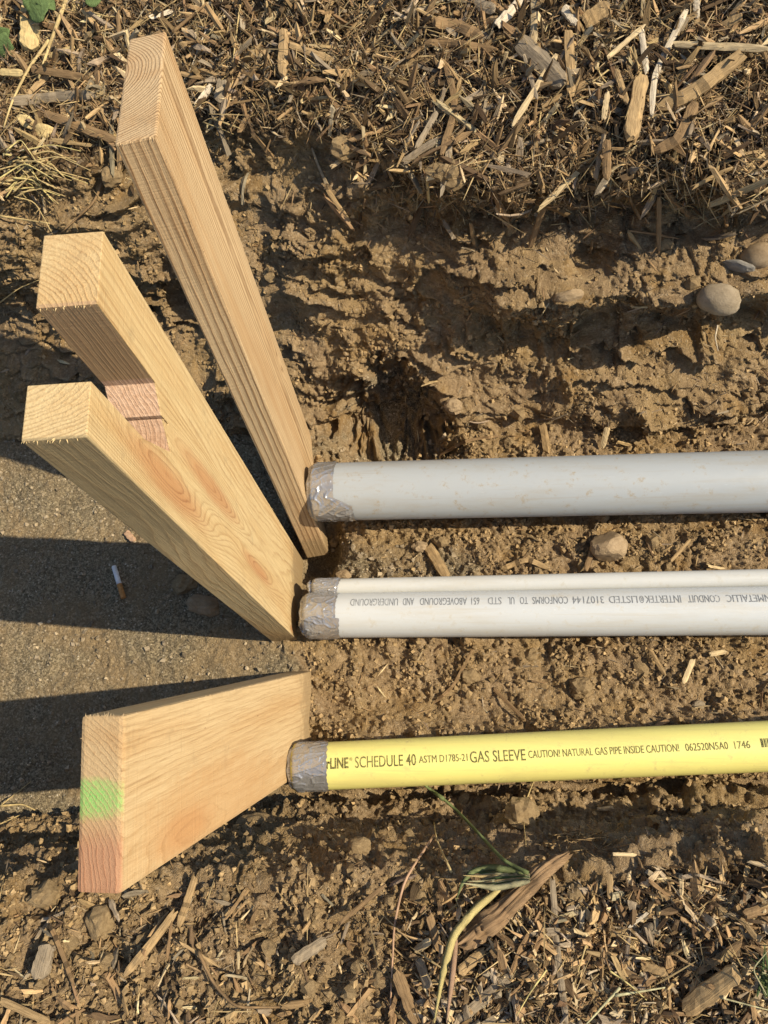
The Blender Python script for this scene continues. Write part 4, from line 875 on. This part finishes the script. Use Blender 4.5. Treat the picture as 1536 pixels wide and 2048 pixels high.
slabs = [
 ('pale split wood chip at the very top, slanting, right of centre', [(993, 52), (1043, 0)], 20, 'white'), ('upright pale wood strip touching the top edge right of centre', [(1068, 0), (1068, 86)], 14, 'pale'),
 ('white chip leaning at the top beside white forked splinter', [(1128, 15), (1153, 46)], 18, 'white'), ('upright brown chip with frayed lower end in the far mulch', [(1137, 60), (1143, 190)], 19, 'tan'),
 ('thin pale splinter slanting down left over a dark hollow', [(1113, 110), (1025, 250)], 12, 'pale'), ('narrow splinter crossing the slanting pale one', [(1048, 110), (1075, 200)], 8, 'grey'),
 ('long whitish curved splinter pointing down, upper right', [(1373, 20), (1308, 150), (1303, 232)], 13, 'white'), ('short white forked splinter beside the long whitish one', [(1283, 60), (1293, 146)], 12, 'white'),
 ('stout grey tan chip standing below the white forked splinter', [(1283, 155), (1262, 277)], 30, 'tan'), ('large frayed tan chip slanting up at upper right', [(1485, 108), (1388, 185), (1313, 217)], 30, 'tan'),
 ('curved brown bark strip below the large frayed tan chip', [(1390, 205), (1358, 280), (1308, 302)], 22, 'brown'), ('long level pale strip reaching the right edge', [(1348, 88), (1536, 98)], 14, 'pale'),
 ('bright tan chip near the upper right corner', [(1483, 32), (1438, 57)], 17, 'tan'), ('pale slanting splinter above the stout chip', [(1215, 115), (1288, 52)], 10, 'pale'),
 ('small slanting tan splinter left of the stout chip', [(1233, 143), (1255, 207)], 12, 'tan'), ('small upright pale chip left of the tan splinter', [(1208, 238), (1215, 185)], 12, 'pale'),
 ('long level brown stick in the top middle mulch', [(850, 85), (920, 88), (993, 100)], 14, 'brown'), ('dark fibrous bark chunk at top middle', [(868, 45), (920, 52), (963, 76)], 24, 'brown'),
 ('broad dark grey bark chip under the pale splinters', [(1040, 85), (1125, 168)], 42, 'grey'), ('knobbly brown twig bending down over the wall edge', [(893, 130), (913, 210), (883, 310)], 14, 'brown'),
 ('grey slanting splinter left of the knobbly twig', [(873, 225), (833, 295)], 12, 'grey'), ('grey splinter at the mulch edge above the big soil lump', [(805, 325), (873, 280)], 15, 'grey'),
 ('brown chip hanging down over the wall edge on the right', [(1213, 280), (1213, 356)], 17, 'brown'), ('white upright chip on the top edge at the right', [(1393, 0), (1393, 36)], 13, 'white'),
 ('thin brown stick hanging upright on the far wall', [(1318, 395), (1318, 505)], 9, 'brown'), ('brown stick slanting on the wall below the mulch', [(1060, 495), (1095, 390)], 12, 'brown'),
 ('pale sliver pressed upright against the big soil lump', [(853, 350), (858, 405)], 6, 'straw'), ('wide tan chip near the top right of centre', [(1168, 46), (1218, 12)], 34, 'tan'),
 ('grey bark chip touching the top edge', [(950, 8), (990, 20)], 22, 'grey'), ('broad yellowish chip beneath the green leaves', [(65, 8), (57, 97)], 40, 'straw'),
 ('grey bark strip left of the tall stud', [(24, 203), (132, 192), (190, 190)], 19, 'grey'), ('tan chip at the left edge above the grey bark strip', [(0, 144), (46, 146)], 14, 'straw'),
 ('dark bark strip running to the tall stud corner', [(93, 228), (232, 281)], 18, 'brown'), ('brown bark strip above the grey one, left side', [(61, 137), (176, 156)], 15, 'brown'),
 ('short pale chip slanting left of the tall stud', [(100, 112), (147, 95)], 10, 'straw'), ('upright tan chip right of the tall stud', [(567, 60), (565, 150)], 21, 'tan'),
 ('tan stick lying beside the upright tan chip', [(580, 90), (665, 120)], 14, 'tan'), ('oval greyish chip just right of the stud arris', [(447, 160), (440, 206)], 26, 'grey'),
 ('white broken chip touching the right side of the tall stud', [(422, 172), (390, 215)], 13, 'white'), ('white cut chip above the tall stud', [(300, 35), (345, 22)], 9, 'white'),
 ('brown stick stuck in the wall right of the tall stud', [(655, 380), (700, 446)], 9, 'tan'), ('brown chip standing on the bench behind the grey pipe', [(1085, 850), (1095, 905)], 15, 'tan'),
 ('pale chip on the bench behind the grey pipe', [(1215, 855), (1205, 895)], 12, 'pale'), ('brown stick pointing into the dark hollow', [(880, 910), (935, 880), (1000, 872)], 6, 'brown'),
 ('weathered stick lying under the grey pipe near its tape', [(857, 1092), (893, 1154)], 22, 'tan'), ('curved chip on the floor left of the faceted rock', [(1005, 1137), (1055, 1117), (1100, 1139)], 11, 'tan'),
 ('slim stick right of the faceted rock', [(1342, 1122), (1380, 1080)], 7, 'tan'), ('dark stick leaning against the faceted rock', [(1172, 1140), (1190, 1082)], 11, 'brown'),
 ('thin twig between the white and yellow pipes', [(945, 1300), (905, 1375), (868, 1406)], 7, 'brown'), ('dark twig above the gas lettering', [(988, 1378), (1050, 1440)], 8, 'brown'),
 ('pale chip upright below the lettered white pipe', [(1387, 1318), (1367, 1366)], 11, 'pale'), ('pale level chip below the lettered white pipe', [(1420, 1309), (1452, 1303)], 10, 'pale'),
 ('slanting chip below the white pipe, right of the twig', [(1300, 1300), (1330, 1350)], 9, 'tan'), ('pinkish wood scrap on sand above the cigarette', [(252, 1064), (268, 1082)], 13, 'pink'),
 ('weathered root stick on the near bank below the wide board', [(390, 1755), (375, 1800), (358, 1850)], 15, 'tan'), ('long flat stick pointing down left on the near bank', [(350, 1825), (300, 1890), (250, 1950)], 17, 'tan'),
 ('brown stick at lower left beside a dark chip', [(100, 1850), (130, 1920), (146, 1968)], 9, 'brown'), ('grey white split chip on bare near soil', [(588, 1922), (652, 1880)], 22, 'grey'),
 ('slim stick slanting up on the near bank', [(680, 1846), (770, 1770)], 9, 'brown'), ('tan splinter crossing the dark stem on the near bank', [(360, 1885), (436, 1932)], 6, 'tan'),
 ('broad dark grey chip at lower left', [(95, 1890), (76, 1956)], 34, 'grey'), ('stick entering at the bottom left corner', [(0, 2000), (100, 2046)], 14, 'tan'),
 ('straight grey brown stick below the gnarled root', [(1105, 1760), (1113, 1900), (1133, 2046)], 14, 'grey'), ('grey brown stick at the bottom edge left of the straight stick', [(913, 2046), (993, 1975), (1028, 1945)], 21, 'grey'),
 ('tan chip left of the root tip', [(918, 1945), (968, 1900)], 20, 'tan'), ('small pale split chip left of the dead grass blade', [(831, 1902), (861, 1880)], 15, 'pale'),
 ('big pale brown wood chunk at lower right', [(1473, 1945), (1368, 2022)], 38, 'tan'), ('tan chip left of the big wood chunk', [(1283, 1930), (1333, 1947)], 17, 'tan'),
 ('small upright pale chip high in the near mulch', [(1362, 1750), (1363, 1790)], 9, 'pale'), ('small tan upright chip right of the root', [(1220, 1750), (1220, 1796)], 12, 'tan'),
 ('thin white splinter above the round pale stone', [(1296, 1825), (1258, 1855)], 6, 'white'), ('long brown splinter above the big wood chunk', [(1398, 1945), (1483, 1885)], 14, 'brown'),
 ('pale level chip at the top of the near mulch', [(1228, 1708), (1273, 1710)], 7, 'pale'), ('grey upright chip left of the dead grass', [(838, 1920), (858, 1976)], 19, 'grey'),
 ('brown chip at the bottom edge left of the dead grass', [(793, 1945), (833, 2046)], 25, 'brown'), ('brown bark piece left of the yellow dead blade', [(858, 1830), (880, 1905)], 17, 'brown'),
 ('slanting brown chip by the right edge of near mulch', [(1490, 1830), (1536, 1815)], 20, 'brown'), ('tan chip above the splinter at right', [(1480, 1835), (1515, 1880)], 12, 'tan')]
for lab, pts, w, c in slabs:
    slab('wood_stick' if ('stick' in lab or 'twig' in lab) else 'wood_chip', lab, 'stick' if ('stick' in lab or 'twig' in lab) else 'wood chip', pts, w, c, follow=len(pts) > 2, group='wood chips of the mulch', lift=.015 if pts[0][1] < 330 else .009 if pts[0][1] > 1690 else .004)

# the gnarled root on the near bank
def gnarled_root():
    P, nr, dl = path3d([(925, 1888), (993, 1838), (1048, 1780), (1088, 1742), (1133, 1708)], .020, 40, True)
    V, Gc, Fq = [], [], []; m = 44; o0 = P.mean(0)
    for i in range(40):
        t = P[min(i + 1, 39)] - P[max(i - 1, 0)]; t /= np.linalg.norm(t); sd = np.cross(nr, t); sd /= np.linalg.norm(sd); up = np.cross(t, sd); f = i / 39
        wpx = np.interp(f, [0, .08, .35, .7, .92, 1], [26, 34, 30, 24, 19, 9]); rr = wpx * dl.mean() / F_PX
        for k in range(m):
            a = 2 * math.pi * k / m
            g = 1 + .55 * float(vnoise(np.array([a * 2.4 + 7]), np.array([f * 2.2]), 5)[0]) + .38 * float(vnoise(np.array([a * 6.1]), np.array([f * 3.5]), 6)[0]) + .05 * float(vnoise(np.array([a * 3]), np.array([f * 30.0]), 8)[0])
            V.append(P[i] - o0 + (sd * math.cos(a) + up * math.sin(a) * .7) * rr * .62 * g + t * .012 * float(vnoise(np.array([a * 4.]), np.array([.5]), 9)[0]) * ((f > .93) + (f < .04))); Gc.append((a * rr, f * .2, 0))
    for i in range(39):
        for k in range(m): Fq.append((i * m + k, i * m + (k + 1) % m, (i + 1) * m + (k + 1) % m, (i + 1) * m + k))
    Fq += [tuple(range(m))[::-1], tuple(39 * m + k for k in range(m))]
    o = mesh_from('tree_root', V, Fq, M_CHIP, True, {'grain': ('FLOAT_VECTOR', Gc)}); o.location = o0; o.color = (.25, .165, .09, 1)
    tag(o, 'gnarled dark brown root chunk lying on the near mulch below yellow pipe', 'root')
gnarled_root()

def stem(name, label, cat_, pts, wpx, col, lift=.008, group=None, tip=.5, follow=True, arch=0.0, parent=None):
    P, nr, dl = path3d(pts, lift, max(10, 5 * len(pts)), follow); r = wpx * .5 * dl.mean() / F_PX; n = len(P)
    if arch: P = P + nr[None] * (arch * np.sin(np.linspace(0, math.pi, n)))[:, None] + 0
    o0 = P[0].copy() if parent is None else np.array(parent.location)
    V, Fc = tube(P - o0, [max(r * (1 - (1 - tip) * i / (n - 1)), .0004) for i in range(n)], 6)
    L = np.linspace(0, 1, n).repeat(6) * .15; a = np.tile(np.arange(6), n) * .001
    ob = mesh_from(name, V, Fc, M_CHIP, True, {'grain': ('FLOAT_VECTOR', np.stack([a, L, a * 0], -1))}, parent=parent)
    ob.color = (*PAL[col], 1)
    if parent is None: ob.location = o0; tag(ob, label, cat_, group)
    return ob
def blade(name, label, cat_, pts, wpx, col, lift=.010, group=None, parent=None, fold=.25):
    P, nr, dl = path3d(pts, lift, max(12, 5 * len(pts)), True); n = len(P); w = wpx * .5 * dl.mean() / F_PX
    o0 = P[0].copy() if parent is None else np.array(parent.location); V, Gc, Fq = [], [], []
    for i in range(n):
        t = P[min(i + 1, n - 1)] - P[max(i - 1, 0)]; t /= np.linalg.norm(t); vw = CAM - P[i]; vw /= np.linalg.norm(vw); sd = np.cross(vw * .6 + nr * .6, t); sd /= np.linalg.norm(sd); up = np.cross(t, sd)
        f = i / (n - 1); ww = w * min(1, .4 + f * 6) * min(1, .08 + (1 - f) * 2.2)
        for y, z in ((-1, fold), (0, 0), (1, fold), (0, -.12)): V.append(P[i] - o0 + sd * y * ww + up * z * ww); Gc.append((y * ww, f * .2, z))
    for i in range(n - 1):
        for k in range(4): Fq.append((i * 4 + k, i * 4 + (k + 1) % 4, (i + 1) * 4 + (k + 1) % 4, (i + 1) * 4 + k))
    ob = mesh_from(name, V, Fq, M_CHIP, True, {'grain': ('FLOAT_VECTOR', Gc)}, parent=parent); ob.color = (*PAL[col], 1)
    if parent is None: ob.location = o0; tag(ob, label, cat_, group)
    return ob
STR = 'dry grass stems'
for lab, pts, w, c in (
 ('thick pale straw stalk slanting from the top edge near green leaves', [(132, 0), (98, 93), (77, 157)], 9, 'straw'), ('long straw stalk running down the left edge', [(98, 80), (54, 142), (24, 203), (7, 256)], 7, 'straw'),
 ('thin stem slanting towards the tall stud corner', [(110, 80), (151, 146), (232, 268)], 4, 'tan'), ('straight tan stem pointing at the dry leaf', [(183, 166), (112, 258)], 6, 'tan'),
 ('fine white straw right of the tall stud top', [(415, 52), (372, 160)], 3, 'white'), ('straw crossing the mulch right of the stud', [(480, 10), (465, 130)], 4, 'straw'),
 ('brown twig rising from the stud top to the top edge', [(345, 65), (415, 5)], 8, 'brown'), ('short straw on soil right of the tall stud', [(425, 237), (480, 257)], 4, 'straw'),
 ('brown root hanging over the dark wall above the forked board', [(205, 362), (190, 403), (120, 468)], 6, 'brown'), ('pale dry stem at the left edge above the forked board', [(0, 432), (100, 447)], 5, 'straw'),
 ('thin white root hanging on the shaded far wall', [(1435, 650), (1430, 675), (1436, 702)], 4, 'white'), ('pale stem left of the forked board top', [(0, 605), (40, 575), (78, 560)], 3, 'straw'),
 ('reddish dry stem curving down left of the dead blades', [(868, 1670), (808, 1760), (788, 1850), (780, 2030)], 6, 'pink'), ('short dry stem forking at the top of the reddish one', [(903, 1745), (873, 1680), (868, 1645)], 5, 'straw'),
 ('fine root thread hanging from the soil block by the yellow pipe', [(1068, 1560), (1045, 1620), (1052, 1690)], 3, 'straw'), ('dark green limp stem on the bare near soil', [(395, 1900), (425, 1965), (470, 2015), (578, 2014)], 8, 'brown'),
 ('yellow straw piece at the bottom right of centre', [(1220, 1942), (1260, 1970), (1293, 2000)], 4, 'yellow'), ('yellow curved straw left of the straight stick bottom', [(1093, 1940), (1060, 1985), (1033, 2032)], 4, 'yellow'),
 ('pale straw at the bottom edge right of centre', [(1240, 1975), (1173, 2048)], 6, 'cream'), ('thin pale stem right of the straight grey brown stick', [(1172, 1890), (1148, 1970)], 4, 'straw'),
 ('pale straw lying level near the bottom right', [(1225, 1992), (1330, 1975)], 6, 'cream'), ('pale straw leading to the green tuft at right', [(1440, 1995), (1536, 2020)], 4, 'cream'),
 ('dry seed stem at the left edge beside the wide board', [(0, 1612), (62, 1563)], 3, 'straw'), ('dry seed head stem drooping at the left edge', [(0, 1612), (45, 1608), (74, 1622)], 5, 'straw'),
 ('lower dry stem at the left edge beside the wide board', [(0, 1648), (40, 1630)], 3, 'straw')):
    stem('straw', lab, 'straw', pts, w, c, group=STR, lift=.015 if pts[0][1] > 1700 or pts[0][1] < 300 else .008)
# tangle of dry grass at the left edge of the far bank
for k in range(34):
    x0, y0_ = rng.uniform(-10, 60), rng.uniform(300, 400); x1 = x0 + rng.uniform(50, 130); y1_ = y0_ + rng.normal(0, 26)
    stem('straw', 'one strand of the dry grass tangle at the left edge', 'straw', [(x0, y0_), ((x0 + x1) / 2, (y0_ + y1_) / 2 - rng.uniform(5, 30)), (x1, y1_ + rng.uniform(0, 22))], rng.uniform(2, 4.5), 'straw' if k % 3 else 'yellow', lift=rng.uniform(.006, .03), group='dry grass tangle at the left edge')
for k in range(26):
    x0, y0_ = rng.uniform(0, 1536), rng.uniform(0, 260); a = rng.uniform(0, 3.14); l = rng.uniform(30, 80)
    stem('straw', 'thin loose straw strand scattered on the far mulch', 'straw', [(x0, y0_), (x0 + l * .5 * math.cos(a) + rng.normal(0, 5), y0_ + l * .5 * math.sin(a) + rng.normal(0, 5)), (x0 + l * math.cos(a), y0_ + l * math.sin(a))], rng.uniform(2, 4), 'straw', lift=.012, group='loose straw strands on the far mulch')
for k in range(16):
    x0, y0_ = rng.uniform(1120, 1220), rng.uniform(1665, 1715); 
    stem('root_fibre', 'one fibre of the tangled fine roots beside the gnarled root tip', 'root fibre', [(x0, y0_), (x0 + rng.normal(0, 25), y0_ - rng.uniform(0, 25)), (x0 + rng.normal(0, 35), y0_ + rng.normal(0, 18))], rng.uniform(1.5, 3), 'tan', lift=rng.uniform(.005, .02), group='tangled fine roots')

# the uprooted grass plant by the root
gp = empty('grass_plant', hit(1052, 1748)[0], 'uprooted green grass plant with arching stem and pale stubs by the root', 'grass plant')
stem('stem', '', '', [(1056, 1746), (1008, 1722), (960, 1670), (918, 1625), (880, 1592), (843, 1566)], 7, 'green', lift=.03, parent=gp, tip=.9)
stem('bud', '', '', [(886, 1598), (865, 1582), (841, 1564)], 10, 'green', lift=.034, parent=gp, tip=.3)
blade('leaf', '', '', [(1050, 1746), (985, 1734), (945, 1742), (924, 1766), (912, 1802)], 13, 'sage', lift=.028, parent=gp)
for k in range(13):
    y = 1738 + k * 3.2; blade('stub', '', '', [(1060, 1750 + k), (990 + rng.uniform(-10, 10), y), (915 + rng.uniform(0, 60), y + rng.normal(0, 7))], rng.uniform(8, 14), ('cream', 'straw', 'cream', 'leaf')[k % 4], lift=.022 + .0015 * k, parent=gp)
blade('dead_grass_blade', 'pale yellow dead grass blade bending down to the bottom edge', 'grass blade', [(1003, 1775), (953, 1815), (906, 1870), (885, 1950), (868, 2046)], 16, 'yellow', lift=.026)
blade('dead_grass_blade', 'pinkish dead grass blade beside the pale yellow one', 'grass blade', [(912, 1872), (905, 1950), (893, 2046)], 12, 'pink', lift=.024)
gt = empty('grass_tuft', hit(1530, 1975)[0], 'green grass tuft at the right edge near the bottom', 'grass tuft')
for k in range(16): blade('blade', '', '', [(1530 + rng.normal(0, 8), 1985 + rng.normal(0, 6)), (1512 + rng.uniform(-10, 40), 1950 + rng.normal(0, 10)), (1495 + rng.uniform(0, 60), 1885 + rng.uniform(0, 60))], rng.uniform(3, 6), ('leaf', 'cream', 'green')[k % 3], lift=rng.uniform(.02, .045), parent=gt)
# weed leaves at the upper left corner, dry leaves on the bank
def leaf(name, label, cat_, px, py, w, h, rot, col, lift, parent=None, bend=.2, seed=0):
    p, n, d = hit(px, py); r = np.random.default_rng(seed); c = CAM + ray(px, py) * (d - lift)
    z = CAM - c; z = z / np.linalg.norm(z) * .6 + n * .5 + r.normal(0, .15, 3); z /= np.linalg.norm(z)
    x = CR[:, 0] * math.cos(rot) + CR[:, 1] * math.sin(rot); x = x - z * x.dot(z); x /= np.linalg.norm(x); y = np.cross(z, x)
    L, Wd = w * d / F_PX, h * d / F_PX; V, Gc, Fq = [], [], []; m = 11
    o0 = c if parent is None else np.array(parent.location)
    for i in range(m):
        f = i / (m - 1); ww = Wd * .5 * (math.sin(math.pi * min(.99, f ** .8)) ** .8 + .03)
        for k, s in enumerate((-1, -.5, 0, .5, 1)):
            V.append(c - o0 + x * (f - .5) * L + y * s * ww * (1 + .06 * r.normal()) + z * (bend * L * (-(f - .5) ** 2) + .22 * abs(s) * ww + .05 * ww * r.normal())); Gc.append((f * .02, s * ww * 3, 0))
    for i in range(m - 1):
        for k in range(4): Fq.append((i * 5 + k, i * 5 + k + 1, (i + 1) * 5 + k + 1, (i + 1) * 5 + k))
    ob = mesh_from(name, V, Fq, M_CHIP, True, {'grain': ('FLOAT_VECTOR', Gc)}, parent=parent); ob.color = (*PAL[col], 1)
    sm = ob.modifiers.new('thickness', 'SOLIDIFY'); sm.thickness = .0006
    if parent is None: ob.location = o0; tag(ob, label, cat_)
    return ob
wd = empty('weed', hit(75, 20)[0], 'small weed with round green leaves at the top left corner', 'weed')
for k, a in enumerate(((78, 20, 52, 44, .5), (92, 2, 40, 34, -.6), (60, 4, 36, 30, 2.2), (186, 2, 30, 20, .2))): leaf('leaf', '', '', *a, 'leaf', .03 + .004 * k, wd, .3, k)
wd2 = empty('weed', hit(4, 90)[0], 'green leaves at the left edge below the corner weed', 'weed')
for k, a in enumerate(((8, 92, 48, 40, 1.3), (2, 70, 40, 30, .6))): leaf('leaf', '', '', *a, 'leaf', .03, wd2, .3, 9 + k)
leaf('dry_leaf', 'crumpled pale dry leaf left of the tall stud', 'dry leaf', 88, 262, 44, 26, .15, 'straw', .014, bend=.8, seed=20)
leaf('dry_leaf', 'second pale dry leaf above the crumpled one', 'dry leaf', 58, 246, 46, 22, -.5, 'straw', .014, bend=.8, seed=21)
leaf('dry_leaf', 'small orange brown dry leaf right of the stud top', 'dry leaf', 366, 92, 24, 16, .7, 'tan', .012, bend=.8, seed=22)
leaf('dry_leaf', 'folded pale dry leaf touching the top edge right of weed', 'dry leaf', 152, 8, 40, 14, 1.2, 'straw', .016, bend=.6, seed=23)
print('script done', len(bpy.data.objects), 'objects')
